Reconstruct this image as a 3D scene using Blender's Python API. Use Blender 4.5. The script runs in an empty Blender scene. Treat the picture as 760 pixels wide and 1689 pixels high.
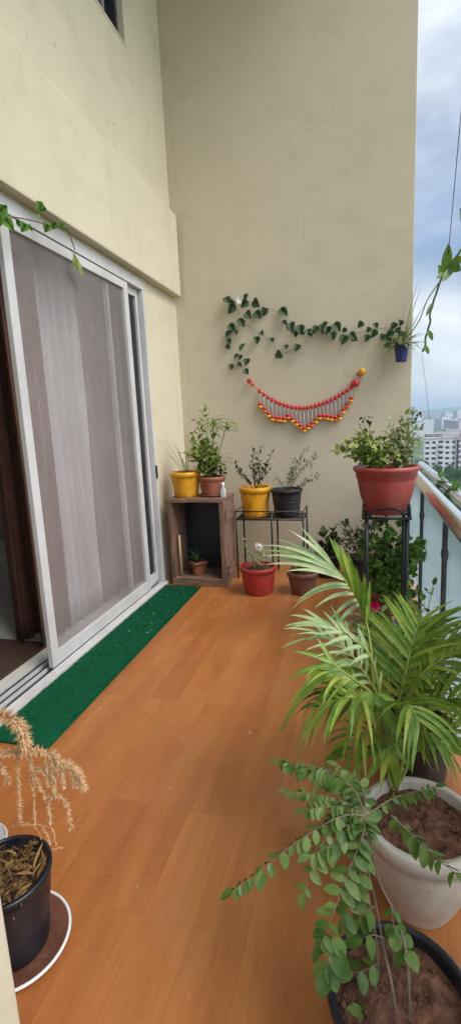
import bpy, bmesh, math, random
from mathutils import Vector as Vv, Matrix, noise
random.seed(11)
S = bpy.context.scene
COL = S.collection
PI = math.pi

# ------------------------------------------------------------------ camera frame
FP = 809.0
RX = Vv((0.96534, 0.25672, -0.04704))      # camera right in the world
DN = Vv((0.00169, -0.18639, -0.98248))     # camera down
FW = Vv((-0.26099, 0.94834, -0.18036))     # camera forward
EYE = Vv((0, 0, 1.5))

def at(u, v, X=None, Y=None, Z=None):
    """the world point seen at a photo pixel, at a known wall / depth / height"""
    d = RX * ((u - 380) / FP) + DN * ((v - 844.5) / FP) + FW
    t = (X / d.x) if X is not None else (Y / d.y) if Y is not None else ((Z - EYE.z) / d.z)
    return EYE + d * t

# ------------------------------------------------------------------ materials
def new_mat(name):
    m = bpy.data.materials.new(name)
    m.use_nodes = True
    nt = m.node_tree
    b = nt.nodes['Principled BSDF']
    return m, nt, b

def N(nt, typ, **kw):
    n = nt.nodes.new(typ)
    for k, v in kw.items():
        if k in n.inputs:
            n.inputs[k].default_value = v
        else:
            setattr(n, k, v)
    return n

def ramp(nt, fac, stops):
    r = nt.nodes.new('ShaderNodeValToRGB')
    while len(r.color_ramp.elements) < len(stops):
        r.color_ramp.elements.new(0.5)
    for e, (p, c) in zip(r.color_ramp.elements, stops):
        e.position = p
        e.color = (c[0], c[1], c[2], 1)
    nt.links.new(fac, r.inputs[0])
    return r.outputs[0]

def mix(nt, fac, a, b, mode='MIX'):
    m = nt.nodes.new('ShaderNodeMix')
    m.data_type = 'RGBA'
    m.blend_type = mode
    for sock, val in ((m.inputs[0], fac), (m.inputs[6], a), (m.inputs[7], b)):
        if hasattr(val, 'links'):
            nt.links.new(val, sock)
        elif isinstance(val, (int, float)):
            sock.default_value = val
        else:
            sock.default_value = (val[0], val[1], val[2], 1)
    return m.outputs[2]

def pos(nt, scale=(1, 1, 1)):
    tc = N(nt, 'ShaderNodeTexCoord')
    mp = N(nt, 'ShaderNodeMapping')
    mp.inputs['Scale'].default_value = scale
    nt.links.new(tc.outputs['Object'], mp.inputs[0])
    return mp.outputs[0]

def noisef(nt, vec, scale, detail=4, rough=0.55):
    n = N(nt, 'ShaderNodeTexNoise', Scale=scale, Detail=detail, Roughness=rough)
    nt.links.new(vec, n.inputs['Vector'])
    return n.outputs[0]

def bump(nt, b, h, strength, dist=0.01):
    bn = N(nt, 'ShaderNodeBump', Strength=strength, Distance=dist)
    nt.links.new(h, bn.inputs['Height'])
    nt.links.new(bn.outputs[0], b.inputs['Normal'])

def mat(name, c, rough=0.6, var=0.25, scale=8, bmp=0.15, metal=0.0, c2=None, stretch=(1, 1, 1), spec=None):
    m, nt, b = new_mat(name)
    v = pos(nt, stretch)
    n = noisef(nt, v, scale, 5)
    lo = [x * (1 - var) for x in c] if c2 is None else c2
    hi = [min(1, x * (1 + var)) for x in c] if c2 is None else c
    nt.links.new(ramp(nt, n, [(0.3, lo), (0.7, hi)]), b.inputs['Base Color'])
    b.inputs['Roughness'].default_value = rough
    b.inputs['Metallic'].default_value = metal
    if spec is not None:
        b.inputs['Specular IOR Level'].default_value = spec
    if bmp:
        bump(nt, b, noisef(nt, v, scale * 6, 3), bmp)
    return m

def dirty(key, c, amt=0.5, scale=5.0, stretch=(1, 1, 0.45)):
    """soil splashes, water marks and fading on a pot's side"""
    nt = M[key].node_tree; b = nt.nodes['Principled BSDF']
    src = b.inputs['Base Color'].links[0].from_socket
    a = ramp(nt, noisef(nt, pos(nt, stretch), scale, 7, 0.72), [(0.50, (0, 0, 0)), (0.74, (amt, amt, amt))])
    sp = ramp(nt, noisef(nt, pos(nt), scale * 9, 4, 0.6), [(0.64, (0, 0, 0)), (0.72, (amt, amt, amt))])
    col = mix(nt, a, src, c); col = mix(nt, sp, col, [x * 0.6 for x in c])
    nt.links.new(col, b.inputs['Base Color'])
    nt.links.new(ramp(nt, a, [(0, (0.38, 0.38, 0.38)), (1, (0.8, 0.8, 0.8))]), b.inputs['Roughness'])
def leafmat(name, cols, rough=0.45, trans=0.3, spec=0.3):
    """leaf colours vary from leaf to leaf"""
    m, nt, b = new_mat(name)
    g = N(nt, 'ShaderNodeNewGeometry')
    k = len(cols)
    col = ramp(nt, g.outputs['Random Per Island'], [(i / (k - 1), c) for i, c in enumerate(cols)])
    n = noisef(nt, pos(nt), 30, 3)
    col = mix(nt, 0.35, col, ramp(nt, n, [(0.3, [x * 0.6 for x in cols[0]]), (0.7, cols[-1])]))
    nt.links.new(col, b.inputs['Base Color'])
    b.inputs['Roughness'].default_value = rough
    b.inputs['Specular IOR Level'].default_value = spec
    t = N(nt, 'ShaderNodeBsdfTranslucent')
    nt.links.new(mix(nt, 1.0, col, (1.0, 1.0, 0.6), 'MULTIPLY'), t.inputs[0])
    ms = N(nt, 'ShaderNodeMixShader')
    ms.inputs[0].default_value = trans
    nt.links.new(b.outputs[0], ms.inputs[1])
    nt.links.new(t.outputs[0], ms.inputs[2])
    nt.links.new(ms.outputs[0], nt.nodes['Material Output'].inputs[0])
    return m

def wall_mat(name, base, dirt):
    m, nt, b = new_mat(name)
    v = pos(nt)
    big = noisef(nt, v, 1.3, 5, 0.6)
    col = mix(nt, big, [x * 0.90 for x in base], [x * 1.06 for x in base])
    # rain streaks, long in z
    st = noisef(nt, pos(nt, (9, 9, 0.7)), 1.6, 6, 0.7)
    sm = ramp(nt, st, [(0.58, (0, 0, 0)), (0.82, (1, 1, 1))])
    col = mix(nt, mix(nt, 0.7, (0, 0, 0), sm), col, dirt)
    # small specks and rubbed patches
    sp = noisef(nt, v, 17, 4, 0.65)
    sk = ramp(nt, sp, [(0.655, (0, 0, 0)), (0.72, (0.6, 0.6, 0.6))])
    col = mix(nt, sk, col, [x * 0.55 for x in dirt])
    pt = ramp(nt, noisef(nt, pos(nt, (1, 1, 1.6)), 2.7, 7, 0.7), [(0.50, (0, 0, 0)), (0.66, (0.38, 0.38, 0.38))])
    col = mix(nt, pt, col, [x * 0.80 for x in base])
    nt.links.new(col, b.inputs['Base Color'])
    b.inputs['Roughness'].default_value = 0.9
    b.inputs['Specular IOR Level'].default_value = 0.2
    hb = mix(nt, 0.35, noisef(nt, v, 5, 4), noisef(nt, v, 90, 3))
    bump(nt, b, hb, 0.35, 0.012)
    return m

M = {}
M['wall'] = wall_mat('cream wall paint', (0.64, 0.57, 0.43), (0.33, 0.30, 0.225))
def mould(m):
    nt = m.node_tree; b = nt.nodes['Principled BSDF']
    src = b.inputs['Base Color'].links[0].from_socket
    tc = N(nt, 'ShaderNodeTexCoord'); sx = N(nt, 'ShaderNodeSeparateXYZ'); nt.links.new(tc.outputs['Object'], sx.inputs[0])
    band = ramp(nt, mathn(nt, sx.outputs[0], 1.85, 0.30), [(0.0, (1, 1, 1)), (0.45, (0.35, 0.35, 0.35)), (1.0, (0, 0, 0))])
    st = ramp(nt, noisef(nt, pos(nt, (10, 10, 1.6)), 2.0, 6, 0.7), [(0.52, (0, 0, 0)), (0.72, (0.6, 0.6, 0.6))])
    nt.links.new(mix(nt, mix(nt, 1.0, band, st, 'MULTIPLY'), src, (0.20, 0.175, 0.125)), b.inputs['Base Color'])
def mathn(nt, a, add, div):
    m1 = N(nt, 'ShaderNodeMath', operation='ADD'); nt.links.new(a, m1.inputs[0]); m1.inputs[1].default_value = add
    m2 = N(nt, 'ShaderNodeMath', operation='DIVIDE'); nt.links.new(m1.outputs[0], m2.inputs[0]); m2.inputs[1].default_value = div
    return m2.outputs[0]
M['endwall'] = wall_mat('beige wall paint', (0.555, 0.49, 0.37), (0.34, 0.305, 0.225))
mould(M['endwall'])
M['white_alu'] = mat('off white aluminium', (0.56, 0.55, 0.55), 0.35, 0.08, 4, 0.02)
M['grey_alu'] = mat('grey aluminium track', (0.42, 0.41, 0.40), 0.35, 0.1, 6, 0.02, 0.6)
M['dark_alu'] = mat('dark window metal', (0.03, 0.032, 0.045), 0.4, 0.2, 6, 0.02)
M['steel'] = mat('brushed steel', (0.88, 0.88, 0.88), 0.22, 0.06, 3, 0.03, 1.0, stretch=(8, 1, 8))
M['iron'] = mat('black painted iron', (0.012, 0.012, 0.014), 0.45, 0.4, 20, 0.1)
M['post'] = mat('dark railing metal', (0.06, 0.06, 0.065), 0.45, 0.3, 12, 0.1, 0.3)
M['yellow'] = mat('yellow plastic', (0.80, 0.40, 0.010), 0.42, 0.14, 9, 0.05, c2=(0.64, 0.27, 0.008))
M['maroon'] = mat('maroon plastic', (0.30, 0.042, 0.036), 0.42, 0.14, 7, 0.03)
M['red'] = mat('red plastic', (0.36, 0.026, 0.022), 0.35, 0.2, 9, 0.04)
M['terra'] = mat('terracotta', (0.29, 0.085, 0.045), 0.75, 0.25, 12, 0.25)
M['terra_dark'] = mat('dull brown terracotta', (0.17, 0.065, 0.042), 0.75, 0.3, 12, 0.25)
M['black_pl'] = mat('black plastic', (0.010, 0.012, 0.018), 0.45, 0.3, 14, 0.1)
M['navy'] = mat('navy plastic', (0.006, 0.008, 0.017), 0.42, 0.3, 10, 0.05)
M['blue'] = mat('blue plastic', (0.018, 0.03, 0.16), 0.4, 0.3, 10, 0.05)
M['sky_pl'] = mat('bright blue plastic', (0.05, 0.30, 0.62), 0.4, 0.15, 10, 0.05)
M['tan'] = mat('tan plastic', (0.5, 0.33, 0.2), 0.5, 0.15, 10, 0.05)
M['white_pot'] = mat('stained white pot', (0.66, 0.62, 0.56), 0.5, 0.1, 6, 0.15, c2=(0.50, 0.43, 0.36))
M['white_gl'] = mat('white ceramic', (0.78, 0.79, 0.78), 0.2, 0.04, 5, 0.0)
M['soil'] = mat('dark potting soil', (0.085, 0.040, 0.024), 0.95, 0.6, 28, 1.0)
M['soil_red'] = mat('reddish potting soil', (0.17, 0.075, 0.042), 0.95, 0.55, 28, 1.0)
M['bark'] = mat('stem bark', (0.16, 0.10, 0.065), 0.85, 0.35, 30, 0.3)
M['stem'] = mat('green stem', (0.11, 0.17, 0.04), 0.6, 0.3, 30, 0.1)
M['rachis'] = mat('yellow green frond stalk', (0.24, 0.29, 0.055), 0.5, 0.25, 14, 0.05)
M['stalk'] = mat('woody grey brown stalk', (0.20, 0.14, 0.10), 0.7, 0.25, 30, 0.1)
M['string'] = mat('dark string', (0.06, 0.07, 0.09), 0.8, 0.2, 30, 0.1)
M['thread'] = mat('pale thread', (0.50, 0.42, 0.52), 0.7, 0.1, 30, 0.0)
M['bead_red'] = mat('red bead', (0.55, 0.035, 0.03), 0.4, 0.2, 60, 0.0)
M['bead_yellow'] = mat('yellow bead', (0.70, 0.38, 0.02), 0.5, 0.2, 60, 0.0)
M['bead_orange'] = mat('orange bead', (0.62, 0.13, 0.02), 0.5, 0.2, 60, 0.0)
M['pink'] = mat('pink petals', (0.62, 0.012, 0.13), 0.55, 0.25, 40, 0.0)
M['peach'] = mat('peach petals', (0.72, 0.38, 0.22), 0.6, 0.2, 40, 0.0)
M['white_petal'] = mat('white petals', (0.78, 0.76, 0.72), 0.6, 0.08, 40, 0.0)
M['curtain_brown'] = mat('brown curtain cloth', (0.20, 0.105, 0.075), 0.9, 0.15, 30, 0.2)
M['curtain_mauve'] = mat('mauve grey curtain cloth', (0.27, 0.22, 0.215), 0.9, 0.12, 12, 0.2, stretch=(1, 6, 0.4))
M['curtain_dark'] = mat('dark brown curtain cloth', (0.105, 0.045, 0.028), 0.9, 0.25, 30, 0.2)
M['sheer'] = mat('sheer white curtain cloth', (0.66, 0.63, 0.64), 0.9, 0.12, 5, 0.1, stretch=(1, 5, 0.3))
M['tile'] = mat('pale floor tile', (0.60, 0.58, 0.53), 0.25, 0.06, 3, 0.0)
M['room'] = mat('room plaster', (0.45, 0.42, 0.38), 0.9, 0.06, 3, 0.0)
M['doormat'] = mat('dark brown doormat', (0.060, 0.028, 0.018), 0.95, 0.35, 60, 0.6)
M['dry'] = leafmat('dried tan leaves', [(0.64, 0.38, 0.18), (0.80, 0.54, 0.30), (0.86, 0.65, 0.43)], 0.85, 0.25)
M['dry_dark'] = leafmat('dried moss clumps', [(0.02, 0.010, 0.006), (0.10, 0.05, 0.018), (0.30, 0.17, 0.06), (0.45, 0.29, 0.11)], 0.9, 0.1)
M['palm'] = leafmat('palm leaflets', [(0.035, 0.115, 0.009), (0.11, 0.26, 0.02), (0.24, 0.39, 0.05), (0.40, 0.45, 0.07)], 0.34, 0.2, 0.45)
M['palm_sheen'] = leafmat('palm leaflets painted sheen', [(0.20, 0.33, 0.10), (0.31, 0.43, 0.18), (0.44, 0.53, 0.26)], 0.34, 0.2, 0.45)  # lit copy of the palm green, bright reflection painted into the colour
M['zz'] = leafmat('round fleshy leaves', [(0.030, 0.095, 0.010), (0.065, 0.165, 0.018), (0.125, 0.235, 0.034), (0.26, 0.34, 0.11)], 0.36, 0.25, 0.4)
M['bush'] = leafmat('bushy green leaves', [(0.07, 0.16, 0.02), (0.17, 0.28, 0.04), (0.30, 0.38, 0.07), (0.46, 0.50, 0.16)], 0.5, 0.3)
M['bush_grey'] = leafmat('greyish green leaves', [(0.12, 0.19, 0.06), (0.24, 0.31, 0.12), (0.36, 0.42, 0.22), (0.50, 0.54, 0.36)], 0.5, 0.3)
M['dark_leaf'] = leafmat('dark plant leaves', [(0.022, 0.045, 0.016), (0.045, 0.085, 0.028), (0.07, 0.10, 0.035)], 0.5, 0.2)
M['ivy'] = leafmat('dark ivy leaves', [(0.018, 0.036, 0.018), (0.035, 0.07, 0.03), (0.06, 0.11, 0.05), (0.12, 0.16, 0.10)], 0.6, 0.1)
M['vine'] = leafmat('vine leaves', [(0.04, 0.12, 0.018), (0.09, 0.23, 0.035), (0.22, 0.40, 0.075)], 0.45, 0.3)
M['grass_leaf'] = leafmat('thin grassy leaves', [(0.13, 0.16, 0.09), (0.2, 0.23, 0.14)], 0.6, 0.2)
M['tree_leaf'] = leafmat('tree foliage', [(0.022, 0.085, 0.014), (0.05, 0.14, 0.02), (0.10, 0.21, 0.03)], 0.7, 0.2)

dirty('yellow', (0.36, 0.20, 0.06), 0.55, 7); dirty('maroon', (0.27, 0.12, 0.09), 0.55, 5); dirty('red', (0.25, 0.09, 0.06), 0.5, 7)
dirty('terra', (0.36, 0.22, 0.16), 0.6, 8); dirty('terra_dark', (0.26, 0.18, 0.13), 0.6, 8); dirty('black_pl', (0.075, 0.058, 0.045), 0.6, 7)
dirty('navy', (0.07, 0.06, 0.055), 0.45, 7); dirty('white_pot', (0.42, 0.31, 0.22), 0.7, 6); dirty('white_alu', (0.36, 0.34, 0.31), 0.45, 3)
def floor_mat():
    m, nt, b = new_mat('orange wood plank floor')
    tc = N(nt, 'ShaderNodeTexCoord')
    mp = N(nt, 'ShaderNodeMapping')
    mp.inputs['Rotation'].default_value = (0, 0, math.radians(90))
    nt.links.new(tc.outputs['Object'], mp.inputs[0])
    br = N(nt, 'ShaderNodeTexBrick', Scale=1.0)
    br.inputs['Brick Width'].default_value = 1.15
    br.inputs['Row Height'].default_value = 0.165
    br.inputs['Mortar Size'].default_value = 0.0011
    br.inputs['Mortar Smooth'].default_value = 0.6
    br.inputs['Color1'].default_value = (0.0, 0.0, 0.0, 1)
    br.inputs['Color2'].default_value = (1, 1, 1, 1)
    br.inputs['Mortar'].default_value = (0.5, 0.5, 0.5, 1)
    br.offset = 0.37
    nt.links.new(mp.outputs[0], br.inputs[0])
    # grain runs along the plank and jumps from plank to plank
    addv = N(nt, 'ShaderNodeVectorMath', operation='MULTIPLY_ADD')
    nt.links.new(br.outputs['Color'], addv.inputs[0])
    addv.inputs[1].default_value = (0.7, 2.3, 0)
    nt.links.new(tc.outputs['Object'], addv.inputs[2])
    def st(sx, sy, sc, d=6, r=0.6):
        mm = N(nt, 'ShaderNodeMapping')
        mm.inputs['Scale'].default_value = (sx, sy, 1)
        nt.links.new(addv.outputs[0], mm.inputs[0])
        n = N(nt, 'ShaderNodeTexNoise', Scale=sc, Detail=d, Roughness=r, Distortion=0.7)
        nt.links.new(mm.outputs[0], n.inputs[0])
        return n.outputs[0]
    broad = st(9, 1.2, 1.0)
    fine = st(60, 3.0, 1.6)
    col = ramp(nt, broad, [(0.30, (0.35, 0.118, 0.030)), (0.5, (0.43, 0.150, 0.040)), (0.70, (0.50, 0.190, 0.055))])
    col = mix(nt, 0.24, col, ramp(nt, fine, [(0.35, (0.22, 0.070, 0.02)), (0.65, (0.44, 0.175, 0.055))]))
    col = mix(nt, 0.16, col, br.outputs['Color'], 'SOFT_LIGHT')
    # scuffs: pale scratches and dust
    du = noisef(nt, tc.outputs['Object'], 2.2, 6, 0.7)
    col = mix(nt, mix(nt, 0.22, (0, 0, 0), ramp(nt, du, [(0.5, (0, 0, 0)), (0.78, (1, 1, 1))])), col, (0.50, 0.27, 0.13))
    scr = st(3, 26, 1.3, 3, 0.5)
    col = mix(nt, mix(nt, 0.25, (0, 0, 0), ramp(nt, scr, [(0.70, (0, 0, 0)), (0.76, (1, 1, 1))])), col, (0.52, 0.26, 0.11))
    fl = noisef(nt, pos(nt, (30, 14, 1)), 1.0, 3, 0.5)        # small pale flecks and dried drops
    col = mix(nt, mix(nt, 1.0, ramp(nt, fl, [(0.70, (0, 0, 0)), (0.74, (0.5, 0.5, 0.5))]), ramp(nt, du, [(0.4, (0, 0, 0)), (0.6, (1, 1, 1))]), 'MULTIPLY'), col, (0.56, 0.36, 0.20))
    wr = N(nt, 'ShaderNodeTexVoronoi', Scale=1.9); wr.feature = 'DISTANCE_TO_EDGE'
    ww = N(nt, 'ShaderNodeVectorMath', operation='ADD'); nt.links.new(tc.outputs['Object'], ww.inputs[0])
    nz = N(nt, 'ShaderNodeTexNoise', Scale=3.0, Detail=4.0); nt.links.new(tc.outputs['Object'], nz.inputs[0]); nt.links.new(nz.outputs['Color'], ww.inputs[1])
    nt.links.new(ww.outputs[0], wr.inputs[0])
    wmask = mix(nt, 1.0, ramp(nt, wr.outputs[0], [(0.0, (0.22, 0.22, 0.22)), (0.05, (0, 0, 0))]), ramp(nt, noisef(nt, tc.outputs['Object'], 1.1, 3), [(0.5, (0, 0, 0)), (0.62, (1, 1, 1))]), 'MULTIPLY')
    col = mix(nt, wmask, col, (0.24, 0.085, 0.03))            # old water marks
    dk = noisef(nt, pos(nt, (1, 0.45, 1)), 2.6, 5, 0.6)
    col = mix(nt, ramp(nt, dk, [(0.52, (0, 0, 0)), (0.75, (0.35, 0.35, 0.35))]), col, (0.27, 0.085, 0.024))
    col = mix(nt, mix(nt, 0.32, (0, 0, 0), br.outputs['Fac']), col, (0.13, 0.045, 0.016))
    nt.links.new(col, b.inputs['Base Color'])
    rr = ramp(nt, du, [(0.3, (0.21, 0.21, 0.21)), (0.75, (0.46, 0.46, 0.46))])
    nt.links.new(rr, b.inputs['Roughness'])
    bump(nt, b, mix(nt, 0.5, fine, br.outputs['Fac']), 0.10, 0.002)
    return m
M['floor'] = floor_mat()

def turf_mat():
    m, nt, b = new_mat('green turf pile')
    n = noisef(nt, pos(nt), 7, 5)
    f = noisef(nt, pos(nt), 140, 2)
    col = ramp(nt, n, [(0.3, (0.002, 0.066, 0.027)), (0.7, (0.005, 0.10, 0.042))])
    col = mix(nt, 0.35, col, ramp(nt, f, [(0.35, (0.002, 0.05, 0.02)), (0.65, (0.012, 0.16, 0.07))]))
    g = N(nt, 'ShaderNodeNewGeometry')
    col = mix(nt, 0.55, col, ramp(nt, g.outputs['Random Per Island'], [(0.0, (0.001, 0.035, 0.014)), (0.6, (0.004, 0.085, 0.036)), (1.0, (0.012, 0.13, 0.055))]))
    nt.links.new(col, b.inputs['Base Color'])
    b.inputs['Roughness'].default_value = 0.95
    b.inputs['Specular IOR Level'].default_value = 0.15
    bump(nt, b, f, 0.8, 0.006)
    return m
M['turf'] = turf_mat()

def wood_mat(st, nm):
    m, nt, b = new_mat(nm)
    n = noisef(nt, pos(nt, st), 2.2, 6, 0.65)
    n2 = noisef(nt, pos(nt), 5, 5, 0.6)
    col = ramp(nt, n, [(0.3, (0.075, 0.038, 0.026)), (0.52, (0.22, 0.125, 0.082)), (0.75, (0.44, 0.30, 0.205))])
    col = mix(nt, mix(nt, 0.6, (0, 0, 0), n2), col, (0.10, 0.05, 0.032))
    nt.links.new(col, b.inputs['Base Color'])
    b.inputs['Roughness'].default_value = 0.8
    bump(nt, b, n, 0.5, 0.004)
    return m
M['wood'] = wood_mat((3, 3, 22), 'weathered crate wood')
M['wood_up'] = wood_mat((24, 24, 2), 'weathered upright crate wood')

def alpha_mat(name, c, alpha, rough, var=0.1, scale=3, trans=0.0, spec=0.5, stretch=(1, 1, 1)):
    m, nt, b = new_mat(name)
    n = noisef(nt, pos(nt, stretch), scale, 5)
    nt.links.new(ramp(nt, n, [(0.3, [x * (1 - var) for x in c]), (0.7, [x * (1 + var) for x in c])]), b.inputs['Base Color'])
    b.inputs['Roughness'].default_value = rough
    b.inputs['Specular IOR Level'].default_value = spec
    sh = b.outputs[0]
    if trans:
        t = N(nt, 'ShaderNodeBsdfTranslucent', Color=(c[0], c[1], c[2], 1))
        ms = N(nt, 'ShaderNodeMixShader')
        ms.inputs[0].default_value = trans
        nt.links.new(sh, ms.inputs[1]); nt.links.new(t.outputs[0], ms.inputs[2])
        sh = ms.outputs[0]
    tr = N(nt, 'ShaderNodeBsdfTransparent')
    ms = N(nt, 'ShaderNodeMixShader')
    ms.inputs[0].default_value = alpha
    nt.links.new(tr.outputs[0], ms.inputs[1]); nt.links.new(sh, ms.inputs[2])
    nt.links.new(ms.outputs[0], nt.nodes['Material Output'].inputs[0])
    return m
M['mesh'] = alpha_mat('insect screen mesh', (0.32, 0.28, 0.275), 0.51, 0.7, 0.12, 2, spec=0.2)
M['door_glass'] = alpha_mat('tinted door glass', (0.02, 0.025, 0.03), 0.55, 0.03, 0.1, 2, spec=0.8)
M['rail_glass'] = alpha_mat('pale frosted railing glass', (0.58, 0.70, 0.80), 0.45, 0.08, 0.25, 1.4, trans=0.55)
M['bottle_glass'] = alpha_mat('clear glass', (0.75, 0.78, 0.80), 0.6, 0.08, 0.1, 20, trans=0.3)
M['dark_blue_glass'] = alpha_mat('dark blue glass', (0.01, 0.03, 0.16), 0.85, 0.1, 0.1, 20)

# ------------------------------------------------------------------ mesh builder
class MB:
    def __init__(s):
        s.v, s.f, s.sm = [], [], []
    def quad(s, pts, smooth=False):
        b = len(s.v); s.v += [Vv(p) for p in pts]
        s.f.append(list(range(b, b + len(pts)))); s.sm.append(smooth)
    def box(s, lo, hi, bev=0.0):
        x0, y0, z0 = lo; x1, y1, z1 = hi
        bm = bmesh.new()
        bmesh.ops.create_cube(bm, size=1)
        for v in bm.verts:
            v.co = Vv(((x0 + x1) / 2 + v.co.x * (x1 - x0), (y0 + y1) / 2 + v.co.y * (y1 - y0), (z0 + z1) / 2 + v.co.z * (z1 - z0)))
        if bev:
            bmesh.ops.bevel(bm, geom=list(bm.edges), offset=bev, segments=2, affect='EDGES', profile=0.6)
        s.take(bm)
    def take(s, bm, smooth=False):
        b = len(s.v)
        bm.verts.index_update()
        s.v += [v.co.copy() for v in bm.verts]
        for f in bm.faces:
            s.f.append([b + v.index for v in f.verts]); s.sm.append(smooth)
        bm.free()
    def tube(s, pts, r, k=8, cap=True):
        pts = [Vv(p) for p in pts]
        n = len(pts)
        rs = r if isinstance(r, (list, tuple)) else [r] * n
        b = len(s.v)
        up = None
        for i, p in enumerate(pts):
            t = (pts[min(i + 1, n - 1)] - pts[max(i - 1, 0)]).normalized()
            if up is None:
                up = t.cross(Vv((0, 0, 1)))
                if up.length < 1e-3: up = t.cross(Vv((1, 0, 0)))
            up = (up - t * up.dot(t))
            if up.length < 1e-6: up = t.orthogonal()
            up.normalize()
            w = t.cross(up)
            for j in range(k):
                a = 2 * PI * j / k
                s.v.append(p + (up * math.cos(a) + w * math.sin(a)) * rs[i])
        for i in range(n - 1):
            for j in range(k):
                s.f.append([b + i * k + j, b + i * k + (j + 1) % k, b + (i + 1) * k + (j + 1) % k, b + (i + 1) * k + j]); s.sm.append(True)
        if cap:
            s.f.append([b + j for j in range(k)][::-1]); s.sm.append(False)
            s.f.append([b + (n - 1) * k + j for j in range(k)]); s.sm.append(False)
    def lathe(s, c, prof, k=48, wob=0.0):
        b = len(s.v); c = Vv(c)
        for r, z in prof:
            for j in range(k):
                a = 2 * PI * j / k
                rr = r * (1 + wob * math.sin(3 * a + z * 9))
                s.v.append(c + Vv((rr * math.cos(a), rr * math.sin(a), z)))
        for i in range(len(prof) - 1):
            for j in range(k):
                s.f.append([b + i * k + j, b + i * k + (j + 1) % k, b + (i + 1) * k + (j + 1) % k, b + (i + 1) * k + j]); s.sm.append(True)
        s.f.append([b + j for j in range(k)][::-1]); s.sm.append(False)
        s.f.append([b + (len(prof) - 1) * k + j for j in range(k)]); s.sm.append(False)
    def ball(s, c, r, sub=2, sq=(1, 1, 1), jit=0.0):
        bm = bmesh.new()
        bmesh.ops.create_icosphere(bm, subdivisions=sub, radius=1)
        for v in bm.verts:
            q = 1 + (noise.noise(v.co * 2.3 + Vv(c) * 7) * jit if jit else 0)
            v.co = Vv(c) + Vv((v.co.x * r * sq[0], v.co.y * r * sq[1], v.co.z * r * sq[2])) * q
        s.take(bm, True)
    def blade(s, base, d, L, w, droop=0.3, seg=5, nrm=None, fold=0.25, prof=None, twist=0.0):
        """one leaf: a folded strip that bends down along its length"""
        d = Vv(d).normalized()
        up = Vv(nrm) if nrm is not None else Vv((0, 0, 1))
        p = Vv(base); b = len(s.v)
        step = L / seg
        for i in range(seg + 1):
            t = i / seg
            side = d.cross(up)
            if side.length < 1e-3: side = d.orthogonal()
            side.normalize()
            if twist: side = Matrix.Rotation(twist * t, 3, d) @ side
            n = side.cross(d).normalized()
            ww = w * (prof(t) if prof else math.sin(PI * min(1, 0.10 + 0.90 * t)) ** 0.8 if t < 1 else 0.02) * 0.5
            s.v += [p - side * ww + n * ww * fold, p.copy(), p + side * ww + n * ww * fold]
            p = p + d * step
            d = (d + Vv((0, 0, -1)) * droop / seg).normalized()
        for i in range(seg):
            a = b + i * 3
            s.f.append([a, a + 1, a + 4, a + 3]); s.sm.append(True)
            s.f.append([a + 1, a + 2, a + 5, a + 4]); s.sm.append(True)
    def ribbon(s, p0, p1, w, sag, seg=8, nrm=(0, -0.4, 1), fold=0.3, tw=0.0):
        """a long leaflet from p0 to p1, arching upward in the middle by sag"""
        p0, p1 = Vv(p0), Vv(p1); b = len(s.v)
        L = (p1 - p0).length
        m = (p0 + p1) / 2 + Vv((0, 0, sag * L * 2))
        nrm = Vv(nrm).normalized()
        for i in range(seg + 1):
            t = i / seg
            p = p0 * (1 - t) ** 2 + m * 2 * t * (1 - t) + p1 * t * t
            d = ((m - p0) * (1 - t) + (p1 - m) * t).normalized()
            side = d.cross(nrm)
            if side.length < 1e-3: side = d.orthogonal()
            side.normalize()
            if tw: side = Matrix.Rotation(tw * (t - 0.3), 3, d) @ side
            n = side.cross(d).normalized()
            ww = w * 0.5 * (min(1, 0.4 + 2.6 * t) * (1 - t ** 2.4) + 0.015)
            s.v += [p - side * ww + n * ww * fold, p.copy(), p + side * ww + n * ww * fold]
        for i in range(seg):
            a = b + i * 3
            s.f.append([a, a + 1, a + 4, a + 3]); s.sm.append(True)
            s.f.append([a + 1, a + 2, a + 5, a + 4]); s.sm.append(True)
    def heart(s, c, d, nrm, size):
        """a heart-shaped ivy leaf with a raised midrib"""
        d = Vv(d).normalized(); nrm = Vv(nrm).normalized()
        side = d.cross(nrm).normalized(); nrm = side.cross(d)
        out = [(0.0, 0.0), (0.16, 0.36), (-0.06, 0.10)]
        half = [(-0.05, 0.22), (0.10, 0.43), (0.36, 0.48), (0.66, 0.32), (0.94, 0.0)]
        b = len(s.v)
        ctr = [(0.0, 0.0), (0.45, 0.0)]
        def P(x, y): return Vv(c) + (d * (x - 0.35) + side * y + nrm * (0.16 * abs(y) - 0.25 * (x - 0.4) ** 2)) * size
        s.v += [P(*ctr[0]), P(*ctr[1])] + [P(x, y) for x, y in half[:-1]] + [P(x, -y) for x, y in half[:-1]] + [P(1, 0)]
        h = len(half) - 1
        for off in (2, 2 + h):
            L = [b + off + i for i in range(h)]
            s.f += [[b, L[0], L[1]], [b, L[1], L[2], b + 1], [b + 1, L[2], L[3]], [b + 1, L[3], b + 2 + 2 * h]]
            s.sm += [True] * 4
    def build(s, name, m, parent=None):
        off = Vv((0, 0, 0)); q = parent
        while q is not None:
            off += q.location; q = q.parent
        me = bpy.data.meshes.new(name)
        me.from_pydata([tuple(v - off) for v in s.v], [], s.f)
        me.polygons.foreach_set('use_smooth', s.sm)
        me.materials.append(m)
        me.update()
        o = bpy.data.objects.new(name, me)
        COL.objects.link(o)
        o.parent = parent
        return o

def fixn(o):
    bm = bmesh.new(); bm.from_mesh(o.data)
    bmesh.ops.recalc_face_normals(bm, faces=bm.faces)
    bm.to_mesh(o.data); bm.free()
    return o

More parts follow.
